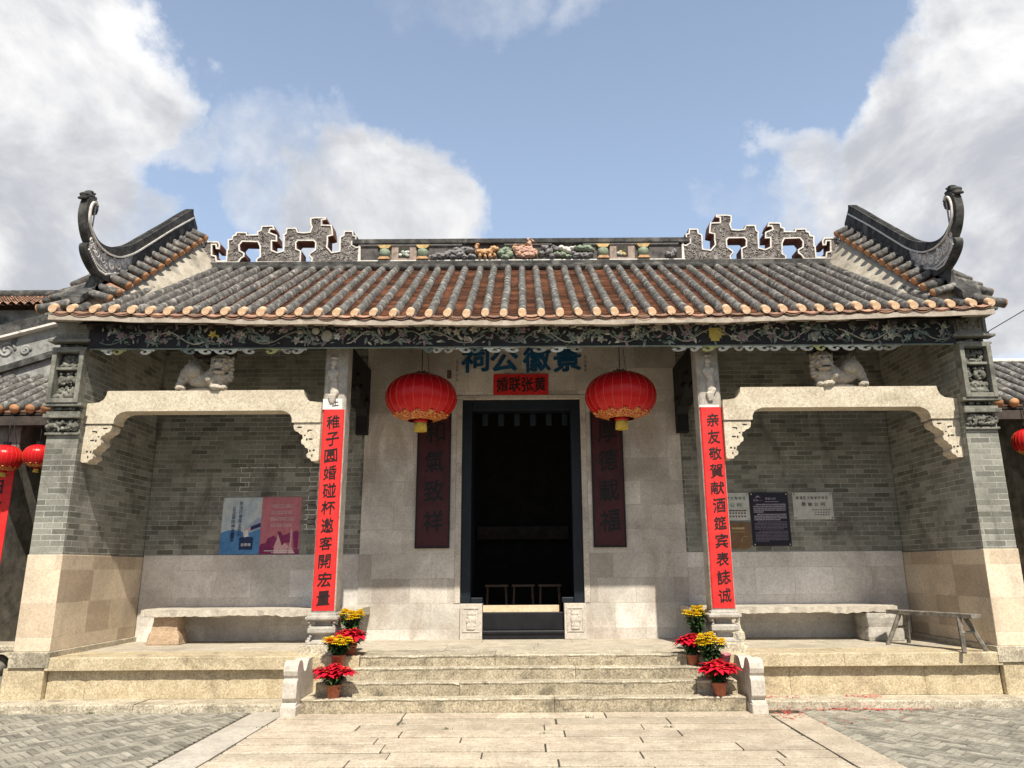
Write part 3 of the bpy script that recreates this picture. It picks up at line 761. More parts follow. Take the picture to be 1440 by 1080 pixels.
# --- columns
COLX = 2.53
def column(sx, first):
    b = MB(); cx = sx * COLX
    w_, c_ = .155, .03
    pts = [(cx - w_ + c_, 9.8), (cx + w_ - c_, 9.8), (cx + w_, 9.8 + c_), (cx + w_, 10.11 - c_), (cx + w_ - c_, 10.11), (cx - w_ + c_, 10.11), (cx - w_, 10.11 - c_), (cx - w_, 9.8 + c_)]
    b.prism(pts, 'z', 1.075, 4.78, 'grey_granite')
    cl = b.build('column', HALL, .008)
    b = MB()    # plinth, then the waisted pedestal
    b.box(cx - .24, cx + .24, 9.70, 10.22, ZP - .03, .69, 'step_granite')
    def fr(prof, mat='grey_granite'):
        vs = []; fs = []
        for r, z in prof: vs += [(cx - r, 9.955 - r, z), (cx + r, 9.955 - r, z), (cx + r, 9.955 + r, z), (cx - r, 9.955 + r, z)]
        n = len(prof)
        for i in range(n - 1):
            for j in range(4): fs.append((i * 4 + j, i * 4 + (j + 1) % 4, i * 4 + 4 + (j + 1) % 4, i * 4 + 4 + j))
        fs += [(3, 2, 1, 0), tuple(4 * (n - 1) + j for j in range(4))]
        b.add(vs, fs, mat)
    fr([(.19, .69), (.19, .715), (.14, .725), (.095, .75), (.095, .80), (.15, .818), (.175, .83), (.175, .885), (.155, .90), (.10, .915), (.10, .955), (.175, .975), (.205, .99), (.205, 1.02), (.175, 1.035), (.175, 1.055), (.155, 1.074)])
    for ax in (-1, 1):
        for ay in (-1, 1):
            for (u_, z_, r_) in ((.165, .725, .032), (.155, .755, .026), (.14, .785, .022), (.15, .90, .022), (.145, .93, .02), (.16, .955, .024)):
                b.ell((cx + ax * u_, 9.955 + ay * u_, z_), (r_, r_, r_ * .8), 'grey_granite', 8, 6)
    b.build('pedestal', cl, .012)
    c = MB(); y0 = 9.785    # little standing figure carved on the shaft
    for (dx, z, rx, ry, rz) in ((.0, 4.40, .06, .03, .025), (0, 4.335, .045, .04, .05), (-.01, 4.27, .035, .035, .03), (.0, 4.16, .06, .045, .09), (-.05, 4.19, .03, .03, .05), (.05, 4.20, .03, .035, .05), (.03, 4.10, .035, .05, .035),
                                (.02, 4.0, .055, .04, .11), (.03, 3.92, .065, .04, .06)):
        c.ell((cx - sx * dx * (1 if first else -1) - (.03 if first else 0), y0, z), (rx, ry, rz), 'pale_granite', 10, 7)
    for i, z in enumerate((3.87, 3.84, 3.81, 3.78)): c.box(cx - .06 - (.02 if first else -.01) + i * .008, cx + .06 - (.03 if first else 0) - i * .008, y0 - .035 + i * .006, y0 + .02, z - .012, z + .016, 'pale_granite')
    c.voxel(.009, 'pale_granite', 1).build('carved_figure', cl)
    b = MB(); b.box(cx - .15, cx + .11 if first else cx + .115, 9.792, 9.797, 3.685, 3.83 if first else 3.715, 'paper_white')
    if first: write(b, '上', cx + .02, 9.788, 3.775, .085, .085, 'ink', .015, .02)
    b.build('paper_scrap', cl)
column(-1, True); column(1, False)

# --- rainbow beams with hanging brackets
def arc(cx, cz, r, a0, a1, n=6): return [(cx + r * math.cos(R(a0 + (a1 - a0) * i / n)), cz + r * math.sin(R(a0 + (a1 - a0) * i / n))) for i in range(n + 1)]
def beam(sx):
    xa, xb = 2.685, 5.82
    top = [(xa, 3.50), (xa, 3.775), (xa + .05, 3.775)] + arc(xa + .115, 3.885, .11, 270, 360, 5)[0:0] + [(xa + .16, 3.79), (xa + .215, 3.83), (xa + .24, 3.885), (xa + .25, 3.945),
           (xb - .25, 3.945), (xb - .24, 3.885), (xb - .215, 3.83), (xb - .16, 3.79), (xb - .05, 3.775), (xb, 3.775), (xb, 3.50)]
    bot = [(xb - .38, 3.50), (xb - .385, 3.56), (xb - .41, 3.61), (xb - .46, 3.645), (xb - .53, 3.665), (xa + .53, 3.665), (xa + .46, 3.645), (xa + .41, 3.61), (xa + .385, 3.56), (xa + .38, 3.50)]
    b = MB(); b.prism([(sx * x, z) for x, z in top + bot], 'y', 9.74, 10.0, 'beam_granite')
    bm = b.build('stone_beam', HALL, .012)
    for (x0, s2) in ((xb, -1), (xa, 1)):
        b = MB()
        pr = [(0, 3.492), (.345, 3.492), (.36, 3.46), (.35, 3.41), (.325, 3.385), (.29, 3.375), (.27, 3.35), (.235, 3.335), (.225, 3.29), (.245, 3.26), (.24, 3.22), (.20, 3.195), (.185, 3.165), (.15, 3.15), (.14, 3.10), (.165, 3.07), (.155, 3.035), (.11, 3.015), (.095, 2.985), (.02, 2.985), (0, 3.0)]
        b.prism([(sx * (x0 + s2 * u), z) for u, z in pr], 'y', 9.76, 9.98, 'beam_granite')
        # carved hollows shown as shallow dark leaves
        hb = b.build('bracket', bm, .012)
        h = MB()
        for (u, z, ru, rz) in ((.275, 3.44, .035, .009), (.13, 3.40, .028, .007), (.16, 3.39, .012, .014), (.12, 3.28, .03, .009), (.17, 3.275, .012, .016), (.07, 3.13, .016, .012), (.12, 3.125, .012, .014), (.09, 3.06, .010, .018), (.2, 3.33, .012, .008)):
            h.ell((sx * (x0 + s2 * u), 9.757, z), (ru, .006, rz), 'carved_recess', 8, 5)
        h.build('carved_hollow', hb)
beam(-1); beam(1)

# --- black timber cross beams from column to wall
for sx in (-1, 1):
    b = MB()
    pr = [(10.1, 4.72), (11.69, 4.72), (11.69, 3.66), (11.55, 3.66), (11.53, 3.95), (11.42, 4.06), (11.30, 4.02), (11.0, 4.10), (10.8, 4.26), (10.62, 4.20), (10.45, 4.06), (10.3, 3.98), (10.112, 3.96)]
    b.prism(pr, 'x', sx * 2.53 - .09, sx * 2.53 + .09, 'black_wood')
    for (y_, z_, r_) in ((11.45, 4.15, .11), (10.95, 4.25, .12), (10.4, 4.12, .12), (10.7, 4.38, .1)):
        b.ell((sx * 2.53, y_, z_), (.15, r_, r_ * .8), 'black_wood', 10, 7)
    b.build('carved_cross_beam', HALL, .02)
# struts between beams and roof above the lions, purlins, rafters
b = MB()
for d in (9.95, 10.55, 11.15):
    b.tube([(-5.85, d, ZR(d) - .20), (5.85, d, ZR(d) - .20)], .10, 'dark_timber', 10)
for i in range(44):
    x = -5.7 + i * 11.4 / 43
    b.box(x - .035, x + .035, 9.34, 9.40, ZR(9.34) - .11, ZR(9.34) - .05, 'dark_timber')
b.add([(-5.84, 9.3, ZR(9.3) - .055), (5.84, 9.3, ZR(9.3) - .055), (5.84, 12.4, ZR(12.4) - .055), (-5.84, 12.4, ZR(12.4) - .055)], [(3, 2, 1, 0)], 'dark_timber')
b.build('roof_timber', HALL)
b = MB()
for sx in (-1, 1):
    b.box(sx * 4.23 - .28, sx * 4.23 + .28, 9.8, 9.98, 4.44, 4.52, 'dark_timber'); b.box(sx * 4.23 - .14, sx * 4.23 + .14, 9.8, 9.98, 4.36, 4.44, 'dark_timber'); b.box(sx * 4.23 - .45, sx * 4.23 + .45, 9.8, 9.98, 4.52, 4.62, 'dark_timber')
b.build('roof_support_block', HALL, .03)

# --- carved fascia board
b = MB()
b.box(-5.78, 5.78, 9.50, 9.54, 4.46, 4.82, 'fascia_board')
FAS = b.build('fascia_board', HALL)
b = MB(); rnd = random.Random(5)
def leaf(mb, x, z, L, a, mat, y=9.493, wd=.42):
    ca, sa = math.cos(a), math.sin(a)
    pts = [(0, 0), (.3, wd * .42), (.62, wd * .40), (1, 0), (.62, -wd * .34), (.3, -wd * .40)]
    vs = [(x + (u * ca - v * sa) * L, y - .006 * (1 - abs(u - .5)), z + (u * sa + v * ca) * L) for u, v in pts]
    vs.append((x + .45 * L * ca, y - .016, z + .45 * L * sa))
    mb.add(vs, [(6, (i + 1) % 6, i) for i in range(6)], mat)
x = -5.62
while x < 5.6:      # scrolling stems with leaves and blossoms
    ph = rnd.uniform(0, 6); L = rnd.uniform(.5, .9)
    L = min(L, 5.7 - x)
    st = [(x + L * t / 10, 9.492, 4.60 + .085 * math.sin(ph + t * .62)) for t in range(11)]
    b.tube(st, .009, rnd.choice(('fascia_green', 'fascia_cream', 'fascia_green')), 5)
    for _ in range(4):
        t = rnd.randint(1, 9); s = st[t]; a = rnd.choice((-1, 1)) * rnd.uniform(.5, 1.4)
        b.tube([s, (s[0] + .05 * math.cos(a), 9.492, s[2] + .06 * math.sin(a)), (s[0] + .13 * math.cos(a * .6), 9.492, max(4.52, min(4.78, s[2] + .12 * math.sin(a))))], .005, 'fascia_green', 5)
    for _ in range(int(L * 52)):
        px = min(5.64, x + rnd.uniform(0, L)); pz = rnd.uniform(4.52, 4.755)
        leaf(b, px, pz, rnd.uniform(.05, .115), rnd.uniform(0, 6.28), rnd.choice(('fascia_green',) * 6 + ('fascia_cream', 'fascia_mauve')))
    for _ in range(int(L * 6)):
        px = min(5.64, x + rnd.uniform(0, L)); pz = rnd.uniform(4.54, 4.72); r = rnd.uniform(.035, .068); mt = rnd.choice(('fascia_cream', 'fascia_cream', 'fascia_pale', 'fascia_mauve', 'fascia_green', 'fascia_yellow') if rnd.random() < .25 else ('fascia_cream', 'fascia_green', 'fascia_cream', 'fascia_mauve'))
        for k in range(5): leaf(b, px, pz, r, k * 1.257 + px, mt, 9.489, .75)
        if rnd.random() < .5: b.ell((px + .07, 9.492, pz + rnd.uniform(-.04, .04)), (.018, .01, .018), mt, 8, 5)
    x += L * .82
b.ell((-2.60, 9.49, 4.62), (.075, .016, .085), 'fascia_cream', 12, 8); b.ell((-2.75, 9.49, 4.69), (.055, .014, .05), 'fascia_cream', 12, 8)
b.box(2.50, 2.66, 9.484, 9.499, 4.56, 4.70, 'fascia_yellow'); b.box(2.52, 2.63, 9.484, 9.499, 4.52, 4.56, 'fascia_yellow'); b.box(2.66, 2.71, 9.486, 9.499, 4.60, 4.67, 'fascia_yellow')
b.build('carved_flowers', FAS)
b = MB()
b.box(-5.74, 5.74, 9.486, 9.52, 4.452, 4.464, 'fascia_green')
b.build('edge_strip', FAS)
b = MB()     # white scalloped fringe, broken away in places
gaps = ((-5.9, -5.6), (-5.05, -4.75), (-3.05, -2.05), (.63, 1.95), (5.0, 6))
x = -5.75
while x < 5.75:
    L = rnd.uniform(.15, .26)
    if not any(a < x < c for a, c in gaps) and rnd.random() < .9:
        mt = rnd.choice(('fascia_pale',) * 7 + ('fascia_green', 'fascia_cream', 'fringe_olive'))
        sg = rnd.choice((1, -1)); z0 = 4.452
        pts = [(0, 0), (1, 0), (1, -.16), (.9, -.24), (.8, -.16), (.74, -.42), (.62, -.6), (.46, -.72), (.28, -.74), (.12, -.64), (.04, -.42), (.10, -.26), (.2, -.24), (.27, -.36), (.23, -.48), (.34, -.54), (.46, -.46), (.5, -.28), (.4, -.14), (.2, -.1)]
        b.prism([(x + (u if sg > 0 else 1 - u) * L, z0 + v * .095) for u, v in pts], 'y', 9.497, 9.517, mt)
    x += L * .93
b.build('fringe', FAS)

# --- roof: pan tiles, tile tubes, eave
ROOF = None
b = MB(); rnd = random.Random(11)
NT_, SP = 47, .2435
Lr = math.hypot(3.1, .645 * 3.1); ux, uz = 3.1 / Lr, .645 * 3.1 / Lr
def lift(x): return .0022 * x * x * 1.3        # the eave rises a touch towards the corners
tubes_x = [(-(NT_ - 1) / 2 + i) * SP + rnd.gauss(0, .006) + .01 for i in range(NT_)]
edge_x = [-6.13, -5.89] + tubes_x + [5.90, 6.14]
ncr = 44
for i in range(len(edge_x) - 1):
    xa, xb = edge_x[i], edge_x[i + 1]
    n_c = ncr if 1 < i < len(edge_x) - 3 else 7
    for c in range(n_c):
        s0 = c * Lr / ncr - .03; s1 = s0 + Lr / ncr + .012
        hj = rnd.gauss(0, .004); sk = rnd.gauss(0, .006)
        vs = []
        for (s_, up) in ((s0, .032), (s1, .0), (s0, .004)):
            for q in range(5):
                t = q / 4; x = xa + (xb - xa) * t
                sag = -.028 * (1 - (2 * t - 1) ** 2)
                fade = lift(x) * max(0, 1 - s_ / Lr)
                vs.append((x, 9.3 + (s_ + sk) * ux - uz * (up + sag + hj), 4.80 + (s_ + sk) * uz + ux * (up + sag + hj) + fade))
        fs = [(q, q + 1, q + 6, q + 5) for q in range(4)] + [(q + 10, q + 11, q + 1, q) for q in range(4)]
        b.add(vs, fs, 'pan_tile')
    for k in range(4):      # edges of the stacked eave tiles
        vs = []
        zo = -.012 * k + rnd.gauss(0, .003); yo = 9.205 + .006 * k + rnd.gauss(0, .004); amp = -.034 + rnd.gauss(0, .004); rl = rnd.gauss(0, .004)
        for yy, dz in ((yo, 0), (yo, -.008), (yo + .09, .05)):
            for q in range(7):
                t = q / 6; x = xa + (xb - xa) * t
                vs.append((x, yy, 4.80 + lift(x) + .002 + zo + rl * (t - .5) * 2 + amp * (1 - (2 * t - 1) ** 2) + dz))
        b.add(vs, [(q + 7, q + 8, q + 1, q) for q in range(6)] + [(q, q + 1, q + 15, q + 14) for q in range(6)], 'pan_tile')
ROOF = b.build('roof', HALL)
b = MB(); r0 = .058
def tile_row(b, x, s_end, s0=0.0, rr=r0):
    c = 0; s_ = s0; xx = x
    while s_ < s_end:
        l_ = min(.235, s_end - s_ + .02); j = rnd.gauss(0, .003)
        vs = []
        for (ss, r) in ((s_ - .012, rr + .003), (s_ + l_, rr - .003)):
            for q in range(9):
                a = PI * q / 8
                f = lift(x) * max(0, 1 - ss / Lr)
                h = .012 + r * 1.3 * math.sin(a)
                vs.append((xx + j + r * math.cos(a), 9.3 + ss * ux - uz * h, 4.80 + ss * uz + ux * h + f))
        b.add(vs, [(q, q + 1, q + 10, q + 9) for q in range(8)] + [[9, 8, 7, 6, 5, 4, 3, 2, 1, 0][1:] if False else [8, 7, 6, 5, 4, 3, 2, 1, 0]], 'tile_tube', True)
        s_ += .225; xx += rnd.gauss(0, .002)
for x in tubes_x: tile_row(b, x, Lr - .02, -.02)
for x in (-6.13, -5.89, 5.90, 6.14): tile_row(b, x, .32, -.02)
b.build('tile_ridge_rows', ROOF)
b = MB(); n = 16; r0 = .051
vs = [(r0 * math.cos(2 * PI * q / n), 0, r0 * math.sin(2 * PI * q / n)) for q in range(n)] + [(r0 * math.cos(2 * PI * q / n), .09, .05 + r0 * math.sin(2 * PI * q / n)) for q in range(n)]
b.add(vs, [list(range(n))] + [(q, q + n, (q + 1) % n + n, (q + 1) % n) for q in range(n)], 'tile_end')
cap0 = b.mesh('tile_end_cap')
for x in edge_x:
    o_ = bpy.data.objects.new('tile_end_cap', cap0); COL.objects.link(o_); o_.parent = ROOF
    o_.location = Vector((x, 9.3 - .098, 4.80 + .028 + lift(x) + rnd.gauss(0, .004))) - ORG[ROOF.name]
    k_ = rnd.uniform(.95, 1.08); o_.scale = (k_, 1, k_); o_.rotation_euler = (rnd.gauss(0, .03), 0, rnd.gauss(0, .05))
b = MB()      # eave board, gently wavy, and stacked drip tiles above it
N = 60
for i in range(N):
    xa = -6.18 + 12.36 * i / N; xb = -6.18 + 12.36 * (i + 1) / N
    z = lambda x: 4.80 + lift(x) + .006 * math.sin(x * 4.1) + .004 * math.sin(x * 9)
    vs = []
    for x in (xa, xb): vs += [(x, 9.225, z(x) - .125), (x, 9.225, z(x) - .058), (x, 9.52, z(x) - .022 + .1), (x, 9.52, z(x) - .09 + .03)]
    b.add(vs, [(0, 4, 5, 1), (1, 5, 6, 2), (3, 7, 4, 0)], 'eave_board')
b.build('eave_board', ROOF)
b = MB()      # rear slope
b.add([(-6.2, 12.4, ZR(12.4) + .04), (6.2, 12.4, ZR(12.4) + .04), (6.2, 15.7, 4.75), (-6.2, 15.7, 4.75)], [(0, 1, 2, 3)], 'tile_tube')
b.build('rear_slope', ROOF)

# --- main ridge
b = MB()
b.box(-5.74, 5.74, 12.22, 12.60, 6.68, 6.87, 'slate_plaster')
for i in range(60):     # rough mortar fillet over the tile tops
    x = -5.7 + i * .193 + rnd.uniform(-.05, .05); b.ell((x, 12.2, 6.73 + rnd.uniform(-.02, .02)), (.14, .06, .06), 'slate_plaster', 8, 5)
b.box(-2.98, 2.98, 12.30, 12.52, 6.87, 7.21, 'ridge_panel'); b.box(-3.0, 3.0, 12.24, 12.58, 7.21, 7.30, 'slate_plaster')
RID = b.build('main_ridge', HALL, .012)
b = MB()
b.box(-2.90, 2.90, 12.27, 12.299, 6.885, 6.905, 'lime_white'); b.box(-2.86, -1.05, 12.27, 12.299, 7.185, 7.205, 'lime_white'); b.box(1.1, 2.80, 12.27, 12.299, 7.185, 7.205, 'lime_white'); b.box(-.3, .55, 12.27, 12.299, 7.19, 7.205, 'lime_white')
for sx in (-1, 1): b.box(sx * 2.88 - .012, sx * 2.88 + .012, 12.27, 12.299, 6.905, 7.205, 'lime_white')
b.build('white_border', RID)
PX = lambda p: (p - 734) * .01275
for (px0, kind) in ((571, 'w'), (544, 'v'), (597, 'v'), (875, 'w'), (848, 'v'), (904, 'v')):
    b = MB(); x = PX(px0)
    if kind == 'v':
        b.prism([(x - .12, 7.18), (x + .12, 7.18), (x + .07, 7.12), (x - .07, 7.12)], 'y', 12.24, 12.30, 'ceramic_yellow')
        b.lathe((x, 12.29, 0), [(.05, 7.12), (.09, 7.09), (.10, 7.04), (.085, 6.98), (.06, 6.955)], 'ceramic_green', 14)
        b.prism([(x - .11, 6.91), (x + .11, 6.91), (x + .075, 6.955), (x - .075, 6.955)], 'y', 12.22, 12.30, 'ceramic_orange')
    else:
        b.box(x - .22, x + .22, 12.288, 12.30, 6.915, 7.18, 'ridge_panel_warm'); b.box(x - .10, x + .10, 12.28, 12.289, 6.955, 7.155, 'carved_recess')
        for k in range(7): b.ell((x + rnd.uniform(-.07, .07), 12.275, 6.99 + rnd.uniform(0, .07)), (.035, .02, .03), 'ceramic_yellow' if (px0 > 700 and k < 4) else ('fascia_pale' if k != 3 else 'ceramic_green'), 8, 6)
    b.build('vase_relief' if kind == 'v' else 'window_relief', RID)
def relief(name, lst, mat, vox=.012, d=.0):
    c = MB()
    for (px0, z, rx, rz) in lst: c.ell((PX(px0), 12.28, z), (rx, .07, rz), mat, 10, 7)
    c.voxel(vox, mat, 1, d, 30).build(name, RID)
relief('rock_relief', [(613 + i * 6, 6.95 + .018 * i + .02 * math.sin(i * 2), .10, .05) for i in range(9)] + [(640 + i * 4, 6.94 + rnd.uniform(0, .17), .06, .04) for i in range(8)], 'ceramic_grey', .012, .02)
relief('lion_relief', [(672, 7.13, .035, .07), (674, 7.05, .06, .04), (682, 7.05, .10, .055), (690, 7.05, .07, .06), (695, 7.11, .07, .055), (677, 6.97, .03, .06), (684, 6.96, .025, .05), (691, 6.97, .03, .06), (697, 6.98, .03, .045), (701, 7.10, .03, .03), (673, 7.18, .04, .03)], 'ceramic_orange', .009, .015)
relief('plant_relief', [(706, 7.03, .07, .07), (713, 7.08, .08, .06), (718, 7.0, .07, .06), (712, 6.95, .09, .045), (816, 7.11, .1, .05), (825, 7.11, .12, .06), (784, 7.0, .07, .04), (792, 6.99, .07, .05), (832, 7.08, .06, .04), (800, 6.95, .06, .03)], 'ceramic_green', .012, .02)
relief('beast_mane_relief', [(724, 7.13, .03, .05), (728, 7.02, .04, .03), (737, 7.14, .05, .03), (745, 7.20, .05, .05), (744, 7.27, .03, .04), (751, 7.24, .025, .03), (755, 7.0, .03, .04)], 'ceramic_orange', .009, .015)
relief('beast_relief', [(727, 7.09, .06, .07), (735, 7.09, .09, .08), (744, 7.08, .1, .09), (752, 7.04, .06, .06), (731, 7.0, .07, .05), (740, 6.98, .09, .05), (748, 6.98, .08, .05), (746, 7.19, .045, .06), (744, 7.26, .035, .04), (750, 7.25, .025, .03), (726, 7.16, .03, .03)], 'ceramic_pink', .009, .02)
relief('rock_relief', [(762 + i * 3, 6.94 + rnd.uniform(0, .2), .055, .045) for i in range(9)] + [(806 + i * 4, 6.94 + rnd.uniform(0, .08), .07, .04) for i in range(7)] + [(938 + i * 3, 7.0 + rnd.uniform(-.03, .06), .05, .05) for i in range(4)], 'ceramic_grey', .012, .02)
relief('bird_relief', [(790, 7.12, .06, .05), (797, 7.09, .07, .05), (804, 7.11, .05, .035), (800, 7.05, .05, .035), (809, 7.13, .03, .02)], 'lime_white')

# --- pierced fretwork at both ends of the ridge
FP = [(75, 385), (70, 345), (25, 348), (30, 325), (60, 310), (92, 315), (92, 283), (215, 285), (233, 312), (228, 352), (195, 350), (190, 318), (168, 318), (168, 395), (200, 402), (205, 440), (275, 440), (282, 352), (290, 350), (290, 270), (322, 265), (328, 238), (352, 232), (357, 210), (447, 210), (452, 230),
      (528, 228), (528, 205), (556, 195), (562, 160), (662, 156), (676, 195), (640, 192), (632, 212), (692, 235), (694, 290), (652, 288), (652, 355), (692, 372), (738, 360), (742, 262), (736, 232), (757, 220), (765, 176), (848, 175), (862, 207), (902, 212), (955, 207), (968, 170), (957, 150), (957, 96), (1000, 90), (1088, 90), (1090, 112), (1058, 118), (1058, 150), (1135, 152),
      (1142, 190), (1146, 240), (1105, 250), (1105, 292), (1100, 332), (1135, 372), (1192, 362), (1196, 250), (1226, 236), (1230, 200), (1308, 200), (1312, 236), (1337, 242), (1332, 280), (1302, 292), (1302, 312), (1332, 330), (1368, 325), (1368, 462),
      (962, 462), (968, 428), (945, 402), (952, 382), (995, 352), (998, 300), (985, 285), (862, 285), (848, 300), (850, 345), (888, 362), (885, 455), (850, 462), (515, 462), (522, 425), (548, 410), (548, 330), (532, 295), (412, 292), (390, 318), (392, 358), (430, 380), (428, 412), (402, 428), (380, 462), (108, 466), (80, 440)]
def fp_world(a, c_):
    px, py = 270 + a / 5.76, 290 + c_ / 5.76
    u, v = (px - 734) / 1048, (540 - py) / 1048
    u, v = u + v * .0062, v - u * .0062
    dy = _CT - v * _ST; t = 12.28 / dy
    return (u * t, 1.6 + (_ST + v * _CT) * t)
fw = [fp_world(a, c_) for a, c_ in FP]
def inset(pts, d):
    n = len(pts); out = []
    ar = sum(pts[i][0] * pts[(i + 1) % n][1] - pts[(i + 1) % n][0] * pts[i][1] for i in range(n))
    sgn = 1 if ar > 0 else -1
    for i in range(n):
        p, q, r = Vector(pts[i - 1]), Vector(pts[i]), Vector(pts[(i + 1) % n])
        e1 = (q - p).normalized(); e2 = (r - q).normalized()
        n1 = Vector((-e1.y, e1.x)) * sgn; n2 = Vector((-e2.y, e2.x)) * sgn
        m = (n1 + n2); 
        m = m / max(.5, m.length_squared / 2) if m.length > .1 else n1
        out.append(tuple(q + m * d))
    return out
for sx in (-1, 1):
    pts = [(x if sx < 0 else -x, z) for x, z in fw]
    b = MB(); b.prism(pts, 'y', 12.28, 12.56, 'relief_dark', 'relief_side')
    fr_ = b.build('fretwork', RID)
    b = MB(); a_ = inset(pts, .004); c_ = inset(pts, .027); n = len(pts)
    vs = [(p[0], 12.262, p[1]) for p in a_] + [(p[0], 12.262, p[1]) for p in c_] + [(p[0], 12.279, p[1]) for p in a_] + [(p[0], 12.279, p[1]) for p in c_]
    fs = []
    for i in range(n):
        j = (i + 1) % n
        q = [(i, j, n + j, n + i), (2 * n + i, 2 * n + j, j, i), (n + i, n + j, 3 * n + j, 3 * n + i)]
        fs += q if sx < 0 else q
    b.add(vs, fs, 'lime_white'); b.build('white_border', fr_)
    c = MB(); rn = random.Random(3)   # scroll lumps on the face
    inside = 0
    def inpoly(x, z):
        k = False
        for i in range(n):
            (x1, z1), (x2, z2) = c_[i - 1], c_[i]
            if (z1 > z) != (z2 > z) and x < (x2 - x1) * (z - z1) / (z2 - z1) + x1: k = not k
        return k
    tries = 0
    while inside < 190 and tries < 8000:
        tries += 1
        x = rn.uniform(-5.7, -2.9) * (1 if sx < 0 else -1); z = rn.uniform(6.85, 7.85)
        if inpoly(x, z) and all(inpoly(x + dx, z + dz) for dx, dz in ((.02, 0), (-.02, 0), (0, .02), (0, -.02))):
            r = rn.uniform(.016, .034); a0 = rn.uniform(0, 6.28); tn = rn.choice((-1, 1))
            c.tube([(x + r * (1 - k / 9 * .75) * math.cos(a0 + tn * k * .75), 12.274, z + r * (1 - k / 9 * .75) * math.sin(a0 + tn * k * .75)) for k in range(8)], rn.uniform(.005, .009), rn.choice(('relief_dark', 'fretwork_pale', 'fretwork_pale', 'fretwork_pale')), 5); inside += 1
    c.build('carved_scroll', fr_)

# --- gable parapets, verge tiles, swallowtail ridges
UP = [(12.154, 7.859), (11.813, 7.579), (11.393, 7.215), (11.002, 6.887), (10.639, 6.582), (10.354, 6.35), (10.073, 6.187), (9.852, 6.087), (9.688, 6.038), (9.54, 6.035), (9.44, 6.07), (9.36, 6.125), (9.31, 6.19), (9.285, 6.29), (9.285, 6.39), (9.31, 6.455), (9.345, 6.475)]
TAIL = [(9.37, 6.44), (9.42, 6.40), (9.45, 6.45), (9.43, 6.52), (9.37, 6.57), (9.29, 6.57), (9.22, 6.51), (9.19, 6.42), (9.178, 6.30), (9.195, 6.195), (9.24, 6.089), (9.30, 6.0), (9.37, 5.935)]
BELLY = [(9.31, 5.895), (9.30, 5.84), (9.342, 5.76), (9.42, 5.69), (9.54, 5.62), (9.68, 5.575), (9.80, 5.565)]
LOW = [(9.98, 5.60), (10.119, 5.70), (10.387, 5.912), (10.908, 6.335), (11.552, 6.875), (12.205, 7.43)]
L1 = [(12.19, 7.703), (11.492, 7.141), (10.85, 6.594), (10.443, 6.254), (10.106, 6.043), (9.851, 5.966), (9.68, 5.955), (9.53, 5.975), (9.41, 6.03), (9.32, 6.11), (9.265, 6.2), (9.245, 6.30), (9.25, 6.40), (9.28, 6.475), (9.33, 6.515), (9.385, 6.495)]
L2 = [(12.224, 7.459), (11.218, 6.615), (10.609, 6.124), (10.268, 5.892), (10.05, 5.76), (9.88, 5.70), (9.74, 5.69), (9.60, 5.71), (9.48, 5.755), (9.40, 5.81), (9.36, 5.88)]
def smooth_line(p, n=4):
    """Catmull-Rom through the points of an open line"""
    out = []
    for i in range(len(p) - 1):
        a, b_, c, d = (Vector(p[max(i - 1, 0)]), Vector(p[i]), Vector(p[i + 1]), Vector(p[min(i + 2, len(p) - 1)]))
        for k in range(n):
            t = k / n; q = .5 * ((2 * b_) + (c - a) * t + (2 * a - 5 * b_ + 4 * c - d) * t * t + (3 * b_ - a - 3 * c + d) * t ** 3)
            out.append((q.x, q.y))
    return out + [tuple(p[-1])]
NCAP_UP, NCAP_L1 = 4 * 14 + 1, 4 * 12 + 1
UP, TAIL, BELLY, LOW, L1, L2 = (smooth_line(q) for q in (UP, TAIL, BELLY, LOW, L1, L2))
zg = lambda d: 5.16 + .8 * (d - 9.55)
